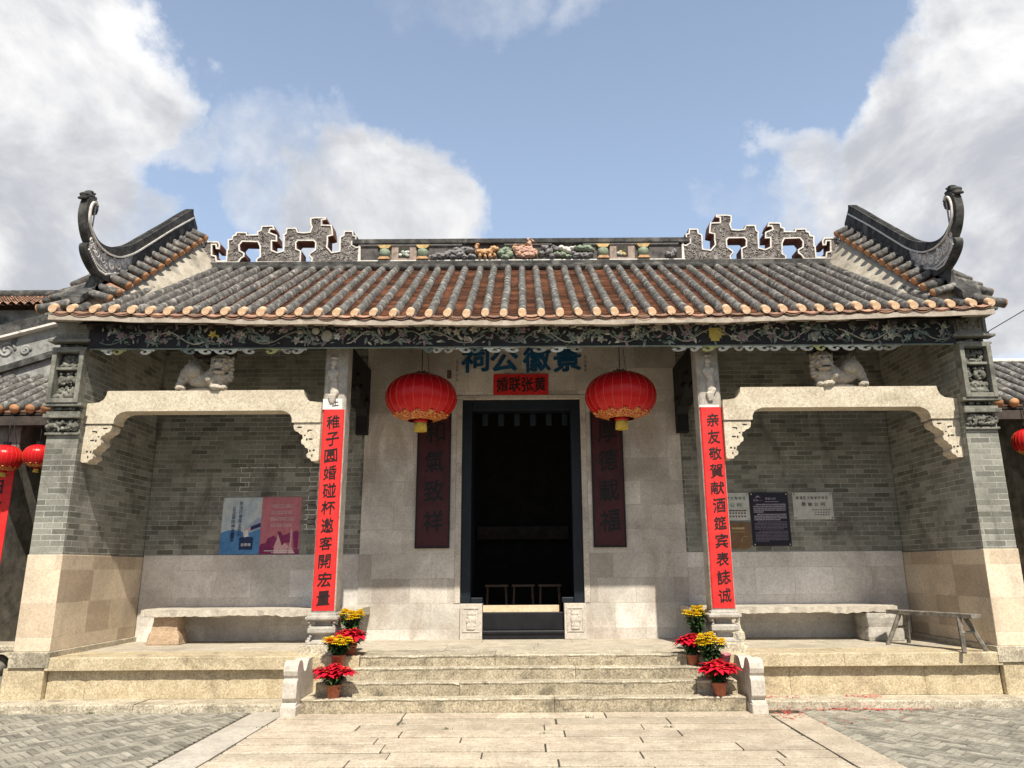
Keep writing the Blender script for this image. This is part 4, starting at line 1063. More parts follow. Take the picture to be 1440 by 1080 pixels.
for sx in (-1, 1):
    def xs(a, c): return sorted((sx * a, sx * c))
    b = MB()
    ds = [9.62 + i * (12.38 - 9.62) / 14 for i in range(15)]
    rows_ = []
    for d_ in ds:
        zt = max(ZR(d_) + .10, min(zg(d_), zg(12.25)) + .02); zb = ZR(d_) - .10; hgt_ = zt - zb
        rows_.append([(sx * (5.60 - .30 * min(1, hgt_ / .6)), d_, zb), (sx * (5.67 - .15 * min(1, hgt_ / .6) + .02 * noise.noise((d_ * 3, 1, sx))), d_, (zb + zt) / 2), (sx * 5.74, d_, zt), (sx * 6.26, d_, zt), (sx * 6.26, d_, zb)])
    vs = [p for r_ in rows_ for p in r_]
    fs = []
    for i in range(14):
        for j in range(5): fs.append((i * 5 + j, (i + 1) * 5 + j, (i + 1) * 5 + (j + 1) % 5, i * 5 + (j + 1) % 5))
    fs += [(0, 1, 2, 3, 4), (74, 73, 72, 71, 70)]
    if sx > 0: fs = [f[::-1] for f in fs]
    b.add(vs, fs, 'gable_plaster')
    b.prism([(12.38, zg(12.25)), (12.38, ZR(12.4) - .3), (15.4, 4.7), (15.4, 4.4), (14.8, 4.9)][:3] + [(15.4, 4.9)], 'x', *xs(5.75, 6.26), 'gable_plaster')
    gp = b.build('gable_parapet', HALL, .01)
    b = MB(); b2 = MB()
    d = 12.24; k = 0
    while d > 9.42:      # little tile tubes running across the verge
        z = zg(d); dz = rnd.gauss(0, .006)
        for (xa, xb_) in ((5.93, 5.60), (6.08, 6.40)):
            o = 0.19 if d > 9.9 else .12
            A = Vector((sx * xa, d, z + o + dz)); B = Vector((sx * xb_, d - .01, z + .02 + dz))
            t1 = MB(); t1.tube([A, A.lerp(B, .5), B], [.058, .060, .062], 'tile_tube', 10, True)
            t = (B - A).normalized(); t1.tube([B - t * .012, B + t * .004], .0605, 'verge_tile_end', 12)
            t1.build('verge_tile', gp)
        # pan tile between
        for (xa, xb_) in ((5.95, 5.63), (6.06, 6.37)) if d > 9.95 else ():
            d2 = d - .1; z2 = zg(d2) - .03
            vs = [(sx * xa, d2 - .07, z2 + .18 - .05), (sx * xa, d2 + .07, z2 + .18 + .05), (sx * xb_, d2 + .07, z2 + .02 + .05), (sx * xb_, d2 - .07, z2 + .02 - .05)]
            vs += [(v[0], v[1], v[2] - .03) for v in vs]
            b2.add(vs, [(0, 1, 2, 3), (7, 6, 5, 4), (3, 2, 6, 7), (0, 3, 7, 4), (1, 0, 4, 5), (2, 1, 5, 6)], 'pan_tile')
        d -= .205
    # corner tile running out over the eave end
    b.tube([(sx * 6.0, 9.33, 5.05), (sx * 6.18, 9.32, 5.0), (sx * 6.37, 9.30, 4.955)], [.06, .062, .064], 'tile_tube', 10)
    b2.tube([(sx * 6.365, 9.30, 4.956), (sx * 6.38, 9.30, 4.953)], .0645, 'verge_tile_end', 12)
    b.box(*xs(5.95, 6.06), 9.42, 12.3, 4.9, 5.0, 'slate_plaster')
    b.prism([(9.36, 5.06), (9.36, 5.16), (12.3, zg(12.3) + .27), (12.3, zg(12.3) + .15)], 'x', *xs(5.88, 6.13), 'slate_plaster')
    b.build('verge_bedding', gp); b2.build('verge_pan_tiles', gp)
    b = MB()
    p, q = xs(5.86, 5.965)
    poly = UP + TAIL + BELLY + LOW + [(12.42, 7.40), (12.42, 7.62)]
    b.prism(poly, 'x', p, q, 'slate_plaster')
    # cap moulding standing proud along the top
    capl = [(d_, z_) for d_, z_ in UP[:NCAP_UP]]
    lowc = [(a, c - .0) for a, c in L1[:NCAP_L1]]
    b.prism(capl + lowc[::-1], 'x', *xs(5.838, 5.985), 'slate_plaster')
    b.prism([(9.66, 5.2), (9.66, 5.58), (9.98, 5.63), (10.05, 5.45)], 'x', *xs(5.88, 5.99), 'slate_plaster')
    # beast head at the tip
    for (dd_, zz, r) in ((9.22, 6.535, .05), (9.27, 6.59, .05), (9.33, 6.61, .045), (9.39, 6.60, .04), (9.20, 6.57, .03), (9.30, 6.65, .028), (9.42, 6.56, .035), (9.36, 6.655, .022), (9.44, 6.41, .035), (9.17, 6.50, .025), (9.46, 6.52, .028)):
        b.ell((sx * 5.93, dd_, zz), (.07, r, r), 'slate_plaster', 9, 6)
    gr = b.build('gable_ridge', HALL, .012)
    b = MB()
    for ln, xi in ((L1, 5.825), (L2, 5.85)):
        for i in range(len(ln) - 1):
            (a, c_), (e, f) = ln[i], ln[i + 1]
            t = Vector((e - a, f - c_)).normalized(); nn = Vector((-t.y, t.x)) * .011
            vs = [(sx * xi, a + nn.x, c_ + nn.y), (sx * xi, e + nn.x, f + nn.y), (sx * xi, e - nn.x, f - nn.y), (sx * xi, a - nn.x, c_ - nn.y)]
            vs += [(sx * (xi + .03), v[1], v[2]) for v in vs]
            fs = [(0, 1, 2, 3), (7, 6, 5, 4), (0, 4, 5, 1), (3, 2, 6, 7), (0, 3, 7, 4), (1, 5, 6, 2)]
            b.add(vs, fs, 'lime_white')
    b.build('white_moulding', gr)
    b = MB(); up_ = [q for q in L1 if 9.36 < q[0] < 10.5]; dn_ = [q for q in L2 if q[0] < 10.42]
    b.prism([(a, c_ - .03) for a, c_ in up_] + [(a, c_ + .015) for a, c_ in dn_[::-1]], 'x', *xs(5.854, 5.865), 'fretwork_pale')
    b.build('carving_ground', gr)
    c = MB(); rn = random.Random(8)     # white scroll relief on the belly
    def spiral(cy, cz, r, turns=1.6, th=.016, ph=0):
        n_ = 18; c.tube([(sx * 5.853, cy + r * (1 - i / n_ * .85) * math.cos(ph + i / n_ * turns * 6.28), cz + r * (1 - i / n_ * .85) * math.sin(ph + i / n_ * turns * 6.28)) for i in range(n_)], th, 'lime_white', 6)
    for q in ((9.92, 5.83, .095, 1.6, .014, 0), (9.92, 5.83, .05, 1.2, .012, 2), (9.70, 5.83, .075, 1.4, .012, 1), (9.55, 5.86, .07, 1.4, .012, 3), (9.45, 5.92, .05, 1.3, .010, 0), (10.1, 5.90, .07, 1.3, .012, 2), (10.24, 5.97, .05, 1.2, .010, 1), (9.38, 5.97, .035, 1.2, .009, 1), (9.80, 5.76, .05, 1.2, .01, 1), (10.34, 6.05, .035, 1.2, .009, 1)): spiral(*q)
    for i in range(60):
        t = rn.random(); dd_ = 9.38 + t * .95; lo = 5.73 + max(0, dd_ - 9.85) * .62 + max(0, 9.6 - dd_) * .55; hi = 5.94 + max(0, dd_ - 9.9) * .45 + max(0, 9.55 - dd_) * .6
        c.ell((sx * 5.855, dd_, rn.uniform(lo, hi)), (.012, rn.uniform(.012, .03), rn.uniform(.01, .02)), 'lime_white', 7, 5)
    for i in range(24):
        dd_ = 9.36 + i / 23 * .68; zz = 5.645 + max(0, dd_ - 9.8) * .5 + max(0, 9.65 - dd_) ** 1.3 * .9
        c.ell((sx * 5.855, dd_, zz), (.012, .018, .018), 'lime_white', 7, 5)
    c.build('white_scroll_relief', gr)

# =================================================================== THINGS ON AND AROUND THE HALL
# --- stone lions on the beams
def lion(sx, label):
    c = MB(); z0 = 3.945; X = lambda u: sx * (u)     # u measured in metres from axis; head nearer the centre
    h, t_ = 4.085, 4.56          # head centre, haunch
    E = lambda u, y, z, r, rot=None: c.ell((X(u), y, z0 + z), r, 'lion_granite', 14, 10, rot)
    # trunk
    E(4.33, 9.90, .17, (.26, .11, .11)); E(4.22, 9.88, .20, (.15, .12, .14)); E(4.45, 9.92, .22, (.14, .12, .13))
    # haunch, tail tuft
    E(4.50, 9.86, .30, (.13, .11, .125)); E(4.47, 9.80, .28, (.10, .07, .09)); E(4.60, 9.87, .24, (.08, .08, .11))
    for u, z, r in ((4.49, .43, .045), (4.55, .41, .05), (4.60, .36, .045), (4.63, .32, .035), (4.56, .45, .03)): E(u, 9.90, z, (r, .06, r))
    # hind leg and paw
    E(4.635, 9.84, .16, (.055, .06, .09)); E(4.645, 9.81, .08, (.05, .06, .06)); E(4.615, 9.78, .04, (.07, .07, .042))
    # chest, fore legs, paws
    E(4.10, 9.84, .16, (.12, .11, .13)); E(4.19, 9.77, .13, (.05, .06, .08)); E(4.22, 9.72, .15, (.045, .045, .045))
    E(4.13, 9.75, .045, (.085, .07, .045)); E(4.02, 9.77, .04, (.05, .06, .042)); E(4.08, 9.74, .03, (.03, .06, .03))
    # head with brow, muzzle, jaws, ears, mane curls
    E(h, 9.80, .36, (.125, .12, .13)); E(h, 9.74, .41, (.10, .07, .05)); E(h, 9.69, .335, (.075, .07, .045)); E(h, 9.645, .35, (.042, .035, .028))
    E(h, 9.70, .285, (.095, .07, .022)); E(h, 9.71, .245, (.085, .06, .02))
    for s2 in (-1, 1):
        E(h + s2 * .05, 9.685, .385, (.026, .025, .024)); E(h + s2 * .085, 9.72, .33, (.035, .04, .035)); E(h + s2 * .055, 9.69, .42, (.045, .03, .016))
        E(h + s2 * .13, 9.80, .42, (.028, .035, .06)); E(h + s2 * .145, 9.80, .46, (.018, .025, .03))
        for k in range(5): E(h + s2 * (.125 + .008 * (k % 2)), 9.80 + .01 * (k % 2), .36 - k * .05, (.035, .05, .03))
    for k in range(7):
        a = PI * (k + .5) / 7; E(h + .11 * math.cos(a), 9.78, .42 + .07 * math.sin(a), (.03, .05, .028))
    for k in range(9): E(h + (k - 4) * .025, 9.74 + abs(k - 4) * .008, .20 - .01 * (k % 2), (.018, .03, .035))
    E(4.33, 9.90, .03, (.28, .10, .035))
    m = c.voxel(.007, 'lion_granite', 1, .006, 70)
    e = MB()
    loc = (sx * 4.3, 9.86, z0)
    root = thing('stone_lion', loc, label, 'lion statue', 'stone lions on the porch beams')
    m.build('body', root)
    for s2 in (-1, 1):
        e.ell((X(h + s2 * .05), 9.662, z0 + .385), (.014, .008, .012), 'carved_recess', 8, 6)
    e.ell((X(h), 9.648, z0 + .268), (.07, .03, .006), 'carved_recess', 10, 6)
    e.build('eyes_and_mouth', root)
lion(-1, 'pale carved stone lion sitting on the left porch beam, its head towards the hall door')
lion(1, 'pale carved stone lion sitting on the right porch beam above the wall signs')

# --- lanterns
def lantern(loc, rad, hgt, cord, label, group='red lanterns under the hall eaves'):
    root = thing('red_lantern', loc, label, 'lantern', group)     # loc = centre of the globe
    x, y, z = loc
    n = 18; prof = []
    for i in range(n + 1):
        t = -1 + 2 * i / n; a = t * 1.28
        prof.append((rad * math.cos(a) ** .84, hgt * math.sin(a) / math.sin(1.28)))
    # pleated body: 24 gores
    b = MB(); seg = 96; vs = []; fs = []
    for (r, zz) in prof:
        for j in range(seg):
            p = 2 * PI * j / seg; rr = r * (1 - .012 * abs(math.cos(12 * p)) ** 3 + .004 * noise.noise((math.cos(p) * 3, math.sin(p) * 3, zz * 9)))
            vs.append((x + rr * math.cos(p), y + rr * math.sin(p), z + zz))
    for i in range(n):
        for j in range(seg):
            a = i * seg + j; c = i * seg + (j + 1) % seg; fs.append((a, c, c + seg, a + seg))
    b.add(vs, fs, 'lantern_satin', True); b.build('body', root)
    b = MB()
    for j in range(24):
        p = 2 * PI * (j + .5) / 24 + .04
        b.tube([(x + (r * .995 + .0015) * math.cos(p), y + (r * .995 + .0015) * math.sin(p), z + zz) for r, zz in prof[3:16]], rad * .0042, 'orange_rib', 5, False)
    b.build('ribs', root)
    b = MB()
    lowp = [(r * 1.006, zz - .002) for r, zz in prof[:4]]
    b.lathe((x, y, z), lowp, 'lantern_trim', 48)
    for j in range(12):
        p = 2 * PI * j / 12; r, zz = prof[3]
        b.ell((x + r * math.cos(p), y + r * math.sin(p), z + zz + .012), (rad * .10, rad * .10, hgt * .07), 'lantern_trim', 10, 6)
    b.build('gold_trim', root)
    b = MB(); r = prof[0][0]
    b.lathe((x, y, z - hgt), [(r * .55, .01), (r * .58, -.015), (r * .5, -.03)], 'lantern_satin', 20)
    for j in range(22):
        p = 2 * PI * j / 22; rr = r * .34
        xx, yy = x + rr * math.cos(p), y + rr * math.sin(p)
        b.tube([(xx, yy, z - hgt - .01), (xx + .006 * math.cos(p * 3), yy, z - hgt - hgt * .2), (xx * 1 + .012 * math.cos(p), yy + .012 * math.sin(p), z - hgt - hgt * .46)], rad * .042, 'gold_fringe', 6)
    b.build('tassel', root)
    b = MB(); r = prof[-1][0]
    b.lathe((x, y, z + hgt), [(r * .5, -.01), (r * .52, .03), (r * .40, .045), (r * .40, .03)], 'black_lacquer', 18)
    for j in range(6):
        p = 2 * PI * j / 6; b.box(x + r * .45 * math.cos(p) - .012, x + r * .45 * math.cos(p) + .012, y + r * .45 * math.sin(p) - .012, y + r * .45 * math.sin(p) + .012, z + hgt, z + hgt + .055, 'black_lacquer')
    b.build('top_cap', root)
    b = MB()
    b.tube([(x, y, z + hgt), (x, y, z + hgt + cord)], .007, 'cable', 6); b.tube([(x + .10, y + .06, z + hgt + .02), (x + .02, y, z + hgt + cord)], .004, 'cable', 5)
    b.build('cord', root)
    return root
lantern((-1.455, 10.5, 3.995), .515, .335, .95, 'big red lantern with gold tassel hanging left of the hall door')
lantern((1.425, 10.5, 4.005), .515, .335, .95, 'big red lantern with gold tassel hanging right of the hall door')

# --- paper couplets on the columns
def couplet(cx, text, label, xoff):
    z0, z1 = 1.095, 3.685
    loc = (cx, 9.79, z0)
    root = thing('couplet_banner', loc, label, 'couplet', 'red paper couplets on the porch columns')
    b = MB(); N = 26; vs = []; fs = []
    ws = (-.142, -.125, 0, .125, .142); ys = (9.812, 9.794, 9.793, 9.794, 9.812)
    for i in range(N + 1):
        z = z0 + (z1 - z0) * i / N
        for u, yy in zip(ws, ys): vs.append((cx + u + .002 * noise.noise((z * 3, u, cx)), yy + .0015 * noise.noise((z * 4, u * 5, 3)), z))
    for i in range(N):
        for j in range(4): a = i * 5 + j; fs.append((a, a + 1, a + 6, a + 5))
    k = len(vs); vs += [(p[0], p[1] + .002, p[2]) for p in vs]; fs += [tuple(k + q for q in f[::-1]) for f in fs]
    b.add(vs, fs, 'red_paper', False); b.build('paper', root)
    b = MB(); st = (z1 - z0 - .10) / len(text)
    for i, ch in enumerate(text):
        write(b, ch, cx + xoff + random.uniform(-.008, .008), 9.7885, z1 - .06 - st * (i + .5), .165 * random.uniform(.92, 1.06), .172 * random.uniform(.95, 1.08), 'ink', .014, .03, random.uniform(-.05, .05))
    b.build('lettering', root)
couplet(-2.53, '稚子圆婚碰杯邀客開宏量', 'long red paper strip of black brush writing on the left porch column', 0)
couplet(2.53, '亲友敬賀献酒筵宾表誌诚', 'long red paper strip of black brush writing on the right porch column', .02)

# --- dark red wooden boards beside the door
def plaque(x0, x1, text, label):
    loc = ((x0 + x1) / 2, YW - .05, 1.9)
    root = thing('wooden_plaque', loc, label, 'plaque', 'dark wooden couplet boards beside the door')
    yb = YW - .032
    b = MB(); b.box(x0 + .02, x1 - .02, yb - .03, yb, 1.925, 4.0, 'plaque_wood'); b.build('board', root)
    b = MB()
    for r in ((x0, x0 + .02, 1.9, 4.03), (x1 - .02, x1, 1.9, 4.03), (x0 + .02, x1 - .02, 1.9, 1.925), (x0 + .02, x1 - .02, 4.0, 4.03)): b.box(r[0], r[1], yb - .045, yb, r[2], r[3], 'black_lacquer')
    b.build('frame', root, .004)
    b = MB()
    for i, ch in enumerate(text): write(b, ch, (x0 + x1) / 2 + .01, yb - .034, 3.70 - i * .465, .30, .33, 'plaque_ink', .012, .025, 0, .004)
    b.build('lettering', root)
plaque(-1.655, -1.125, '和氣致祥', 'dark red wooden board with black characters to the left of the door')
plaque(1.08, 1.585, '厚德載福', 'dark red wooden board with black characters to the right of the door')
# red paper over the lintel
root = thing('door_sign', (-.015, YW - .034, 4.29), 'small red paper sign with four black characters above the door', 'sign')
b = MB(); b.box(-.46, .425, YW - .045, YW - .041, 4.302, 4.645, 'red_sign'); b.build('paper', root)
b = MB()
for ch, x in (('婚', -.315), ('联', -.115), ('张', .09), ('黄', .29)): write(b, ch, x, YW - .048, 4.475, .185, .235, 'ink', .018, .03, 0, .002)
b.build('lettering', root)

# --- posters on the left wall
yp = YW - .004
def skew(p): return p
root = thing('poster', (-4.35, yp, 1.82), 'blue and white voting poster with a ballot box on the left brick wall', 'poster')
b = MB(); b.box(-4.655, -4.047, yp - .004, yp, 1.83, 2.695, 'poster_sky'); b.build('sheet', root)
b = MB(); y1 = yp - .006
b.prism([(-4.655, 1.83), (-4.047, 1.83), (-4.047, 2.21), (-4.2, 2.16), (-4.33, 2.17), (-4.46, 2.2), (-4.56, 2.19), (-4.655, 2.15)], 'y', y1, y1 + .0015, 'poster_blue')
b.prism([(-4.047, 2.21), (-4.047, 2.36), (-4.1, 2.39), (-4.15, 2.34), (-4.22, 2.28), (-4.27, 2.20), (-4.2, 2.165)], 'y', y1, y1 + .0015, 'poster_haze')
b.build('printed_hills', root)
b = MB(); y1 = yp - .008
b.box(-4.36, -4.15, y1, y1 + .0015, 1.90, 2.07, 'poster_navy'); b.prism([(-4.365, 2.04), (-4.145, 2.04), (-4.145, 2.075), (-4.18, 2.09), (-4.33, 2.09), (-4.365, 2.075)], 'y', y1 - .0016, y1 - .0002, 'poster_navy')
b.prism([(-4.2, 2.19), (-4.048, 2.245), (-4.048, 2.305), (-4.2, 2.25)], 'y', y1, y1 + .0015, 'poster_navy')
b.prism([(-4.31, 2.17), (-4.2, 2.20), (-4.2, 2.245), (-4.27, 2.215)], 'y', y1, y1 + .0015, 'poster_rose')
b.prism([(-4.29, 2.085), (-4.22, 2.10), (-4.235, 2.20), (-4.315, 2.18)], 'y', y1 - .003, y1 - .002, 'paper_white')
write(b, '投票箱', -4.255, y1 - .003, 1.975, .15, .045, 'paper_white', .01)
b.build('ballot_box_picture', root)
b = MB()
for s_, x, zt in (('依法行使民主权利', -4.37, 2.605), ('公正投出神圣一票', -4.475, 2.53)):
    for i, ch in enumerate(s_): write(b, ch, x, yp - .0075, zt - i * .0685, .056, .06, 'poster_navy', .012)
b.build('lettering', root)
root = thing('poster', (-3.74, yp, 1.82), 'pink poster with maroon silhouettes next to the blue voting poster', 'poster')
b = MB(); b.box(-4.045, -3.435, yp - .004, yp, 1.83, 2.70, 'poster_pink'); b.build('sheet', root)
b = MB(); y1 = yp - .006
b.prism([(-4.045, 1.83), (-3.435, 1.83), (-3.435, 1.90), (-4.045, 1.95)], 'y', y1, y1 + .0015, 'poster_maroon')
b.prism([(-4.03, 1.93), (-3.86, 1.93), (-3.76, 1.99), (-3.78, 2.07), (-3.84, 2.11), (-3.93, 2.06), (-3.95, 2.0), (-4.03, 1.98)], 'y', y1 - .0016, y1 - .0003, 'poster_maroon')
b.prism([(-3.76, 2.0), (-3.70, 1.96), (-3.64, 2.0), (-3.58, 2.0), (-3.57, 2.16), (-3.64, 2.13), (-3.70, 2.11), (-3.73, 2.17), (-3.78, 2.17), (-3.77, 2.13), (-3.75, 2.1)], 'y', y1 - .0016, y1 - .0003, 'poster_maroon')
b.prism([(-3.52, 1.93), (-3.46, 1.90), (-3.45, 2.15), (-3.48, 2.18), (-3.53, 2.17), (-3.54, 2.13)], 'y', y1 - .0016, y1 - .0003, 'poster_maroon')
b.prism([(-3.82, 1.84), (-3.62, 1.84), (-3.60, 1.95), (-3.66, 2.0), (-3.70, 1.95), (-3.74, 2.06), (-3.77, 2.13), (-3.785, 2.05), (-3.82, 1.95)], 'y', y1 - .003, y1 - .002, 'poster_rose')
b.prism([(-3.60, 1.84), (-3.50, 1.84), (-3.555, 1.95), (-3.555, 2.2), (-3.58, 2.2), (-3.58, 1.97), (-3.6, 1.93)], 'y', y1 - .003, y1 - .002, 'poster_rose')
b.box(-3.97, -3.52, y1 - .0044, y1 - .0034, 1.876, 1.886, 'paper_white'); b.box(-3.86, -3.50, y1 - .0044, y1 - .0034, 1.852, 1.859, 'paper_white')
b.build('printed_silhouettes', root)
b = MB()
for i, (s_, w_, x) in enumerate((('严肃换届纪律', .32, -3.725), ('加强换届监督', .32, -3.735), ('以严明的纪律确保', .37, -3.72), ('换届风清气正', .32, -3.73))):
    z = 2.56 - i * .098; n = len(s_)
    for k, ch in enumerate(s_):
        xx = x + (k - (n - 1) / 2) * w_ / n
        b.box(xx - w_ / n * .44, xx + w_ / n * .44, yp - .0065, yp - .0055, z - .024, z + .024, 'poster_rose')
        write(b, ch, xx, yp - .0072, z, .034, .038, 'poster_maroon', .0, 0, 0, .0005)
b.build('lettering', root)

# --- signs on the right wall
ys_ = YW - .006
def rows(b, x0, x1, z1, n, dz, h, mat, y, last=.3, indent=0):
    """rows of print too small to read in the photograph"""
    rr = random.Random(int(abs(z1) * 1000))
    for i in range(n):
        x = x0 + (indent if i == 0 else 0); xe = x1 if i < n - 1 else x0 + (x1 - x0) * last
        while x < xe - .006:
            l_ = rr.uniform(.012, .055); b.box(x, min(x + l_, xe), y - .0012, y, z1 - i * dz - h, z1 - i * dz, mat); x += l_ + .006
def screws(b, x0, x1, z0, z1, y, mat='steel'):
    for x in (x0, x1):
        for z in (z0, z1): b.ell((x, y, z), (.011, .006, .011), mat, 10, 6)
root = thing('wall_sign', (3.23, ys_, 2.29), 'white sign with green print half hidden behind the right porch column', 'sign')
b = MB(); b.box(2.93, 3.515, ys_ - .012, ys_, 2.295, 2.72, 'sign_white'); b.build('plate', root, .002)
b = MB()
for k, ch in enumerate('登记保护文物单位'): write(b, ch, 3.0 + k * .063, ys_ - .0145, 2.635, .045, .05, 'sign_green_ink', .008)
for k, ch in enumerate('景徽公祠'): write(b, ch, 3.04 + k * .105, ys_ - .0145, 2.53, .075, .06, 'sign_green_ink', .008)
rows(b, 3.05, 3.46, 2.455, 1, .04, .02, 'sign_brown_ink', ys_ - .012, 1); 
for r_ in range(2):
    for k in range(6): b.box(3.2 + k * .045, 3.225 + k * .045, ys_ - .0132, ys_ - .012, 2.345 + r_ * .05, 2.368 + r_ * .05, 'sign_brown_ink')
screws(b, 3.49, 3.49, 2.32, 2.695, ys_ - .012); b.build('lettering', root)
root = thing('information_board', (3.82, ys_, 1.9), 'black information board with rows of pale print on the right brick wall', 'information board')
b = MB(); b.box(3.53, 4.12, ys_ - .02, ys_, 1.905, 2.72, 'board_black'); b.build('plate', root, .003)
b = MB(); yb = ys_ - .02
write(b, '景徽公祠', 3.845, yb - .003, 2.625, .16, .04, 'board_print', .01); b.box(3.755, 3.97, yb - .0012, yb, 2.575, 2.583, 'board_print')
b.prism([(3.605, 2.635), (3.65, 2.675), (3.665, 2.668), (3.70, 2.64), (3.67, 2.648), (3.65, 2.655), (3.63, 2.64)], 'y', yb - .0015, yb, 'board_print')
write(b, '黄埔', 3.615, yb - .003, 2.60, .07, .035, 'board_print', .006); b.box(3.66, 3.72, yb - .0012, yb, 2.592, 2.603, 'board_print_dim')
rows(b, 3.575, 4.075, 2.545, 5, .029, .016, 'board_print', yb, .3, .04); rows(b, 3.575, 4.075, 2.392, 4, .027, .016, 'board_print', yb, .8, .05)
rows(b, 3.575, 4.075, 2.275, 6, .0215, .011, 'board_print_dim', yb, .9, .04); rows(b, 3.575, 4.075, 2.135, 8, .0215, .011, 'board_print_dim', yb, .4, .06)
screws(b, 3.555, 4.095, 1.93, 2.695, yb, 'sign_white'); b.build('lettering', root)
root = thing('wall_sign', (4.51, ys_, 2.29), 'white sign with dark print right of the black information board', 'sign')
b = MB(); b.box(4.195, 4.815, ys_ - .012, ys_, 2.305, 2.72, 'sign_white'); b.build('plate', root, .002)
b = MB()
for k, ch in enumerate('黄埔区文物保护单位'): write(b, ch, 4.27 + k * .0565, ys_ - .0145, 2.635, .040, .046, 'sign_brown_ink', .012)
for k, ch in enumerate('景徽公祠'): write(b, ch, 4.36 + k * .098, ys_ - .0145, 2.535, .072, .056, 'sign_brown_ink', .008)
for r_ in range(3):
    for k in range(7 if r_ == 0 else 6): b.box(4.495 + (.03 if r_ else 0) + k * .040, 4.517 + (.03 if r_ else 0) + k * .040, ys_ - .0132, ys_ - .012, 2.442 - r_ * .037, 2.458 - r_ * .037, 'sign_brown_ink')
screws(b, 4.222, 4.79, 2.33, 2.695, ys_ - .012, 'sign_brown_ink'); b.build('lettering', root)
root = thing('wooden_plaque', (3.3, ys_, 1.87), 'small brown plaque with a wavy edge under the white sign with green print', 'plaque')
b = MB(); b.prism([(3.03, 1.90), (3.12, 1.87), (3.24, 1.875), (3.36, 1.86), (3.46, 1.87), (3.505, 1.91), (3.50, 2.0), (3.51, 2.1), (3.50, 2.2), (3.495, 2.255), (3.38, 2.265), (3.25, 2.255), (3.1, 2.265), (3.03, 2.25)], 'y', ys_ - .02, ys_, 'brown_plaque'); b.build('plate', root, .006)
b = MB(); rows(b, 3.22, 3.42, 2.19, 1, .03, .03, 'cane', ys_ - .02, 1); rows(b, 3.2, 3.42, 2.125, 1, .03, .006, 'cane', ys_ - .02, 1)
b.tube([(3.36, ys_ - .021, 1.97), (3.365, ys_ - .021, 2.02), (3.39, ys_ - .021, 2.05)], .004, 'cane', 5); b.tube([(3.39, ys_ - .021, 2.05), (3.42, ys_ - .021, 2.06), (3.45, ys_ - .021, 2.04)], .004, 'cane', 5)
b.build('lettering', root)

# --- stone benches
def rough_slab(x0, x1, y0, y1, z0, z1, mat):
    nx = 70; ny = 5; b = MB(); vs = []; fs = []
    def P(i, j, top):
        x = x0 + (x1 - x0) * i / nx; yy = y0 + (y1 - y0) * j / ny
        if top: return (x, yy + (.006 * noise.noise((x * 6, 1, 2)) if j == 0 else 0), z1 + .006 * noise.noise((x * 3, yy * 5, 1)) + (.0 if 0 < j < ny else -.008))
        return (x, yy + (.02 * noise.noise((x * 9, 4, 2)) if j == 0 else 0), z0 + .035 * noise.noise((x * 2.3, yy * 3, 7)) + .018 * noise.noise((x * 13, yy * 9, 2)))
    for top in (0, 1):
        for i in range(nx + 1):
            for j in range(ny + 1): vs.append(P(i, j, top))
    k = (nx + 1) * (ny + 1); I = lambda i, j, t: t * k + i * (ny + 1) + j
    for i in range(nx):
        for j in range(ny): fs.append((I(i, j, 1), I(i + 1, j, 1), I(i + 1, j + 1, 1), I(i, j + 1, 1))); fs.append((I(i, j, 0), I(i, j + 1, 0), I(i + 1, j + 1, 0), I(i + 1, j, 0)))
        fs.append((I(i, 0, 0), I(i + 1, 0, 0), I(i + 1, 0, 1), I(i, 0, 1))); fs.append((I(i + 1, ny, 0), I(i, ny, 0), I(i, ny, 1), I(i + 1, ny, 1)))
    for j in range(ny): fs.append((I(0, j + 1, 0), I(0, j, 0), I(0, j, 1), I(0, j + 1, 1))); fs.append((I(nx, j, 0), I(nx, j + 1, 0), I(nx, j + 1, 1), I(nx, j, 1)))
    b.add(vs, fs, mat, False)
    return b
def rock(x0, x1, y0, y1, z0, z1, mat, top=.8, sd=0, steps=6, lay=()):
    b = MB(); n = steps; vs = []; fs = []; q = 16
    for i in range(n + 1):
        t = i / n; k = 1 - (1 - top) * t + (lay[i] if i < len(lay) else 0)
        for j in range(q):
            a = 2 * PI * j / q; c_, s_ = math.cos(a), math.sin(a); m = max(abs(c_), abs(s_)); c_, s_ = c_ / m ** .85, s_ / m ** .85
            ex = 1 + .07 * noise.noise((c_ * 2, s_ * 2, t * 3 + sd))
            vs.append(((x0 + x1) / 2 + c_ * (x1 - x0) / 2 * k * ex, (y0 + y1) / 2 + s_ * (y1 - y0) / 2 * k * ex, z0 + (z1 - z0) * t))
    for i in range(n):
        for j in range(q): fs.append((i * q + j, i * q + (j + 1) % q, (i + 1) * q + (j + 1) % q, (i + 1) * q + j))
    fs.append(list(range(q))[::-1]); fs.append([n * q + j for j in range(q)])
    b.add(vs, fs, mat)
    return b
root = thing('stone_bench', (-4.1, 11.35, ZP), 'rough pale stone slab bench below the blue and pink posters', 'bench', 'stone slab benches in the porch')
rough_slab(-5.42, -2.30, 11.02, 11.68, .965, 1.06, 'rough_bench_stone').build('seat', root)
b = rock(-5.36, -4.86, 11.08, 11.42, ZP + .001, .955, 'base_ashlar', .72, 1, 6, (0, 0, 0, -.09, -.05, -.03))
b.mats = ['support_stone']; b.build('support', root, .01)
rock(-2.95, -2.45, 11.1, 11.42, ZP + .001, .955, 'step_granite', .85, 4).build('support', root, .01)
root = thing('stone_bench', (4.1, 11.35, ZP), 'rough pale stone slab bench below the wall signs', 'bench', 'stone slab benches in the porch')
rough_slab(2.35, 5.30, 11.02, 11.68, .965, 1.055, 'rough_bench_stone').build('seat', root)
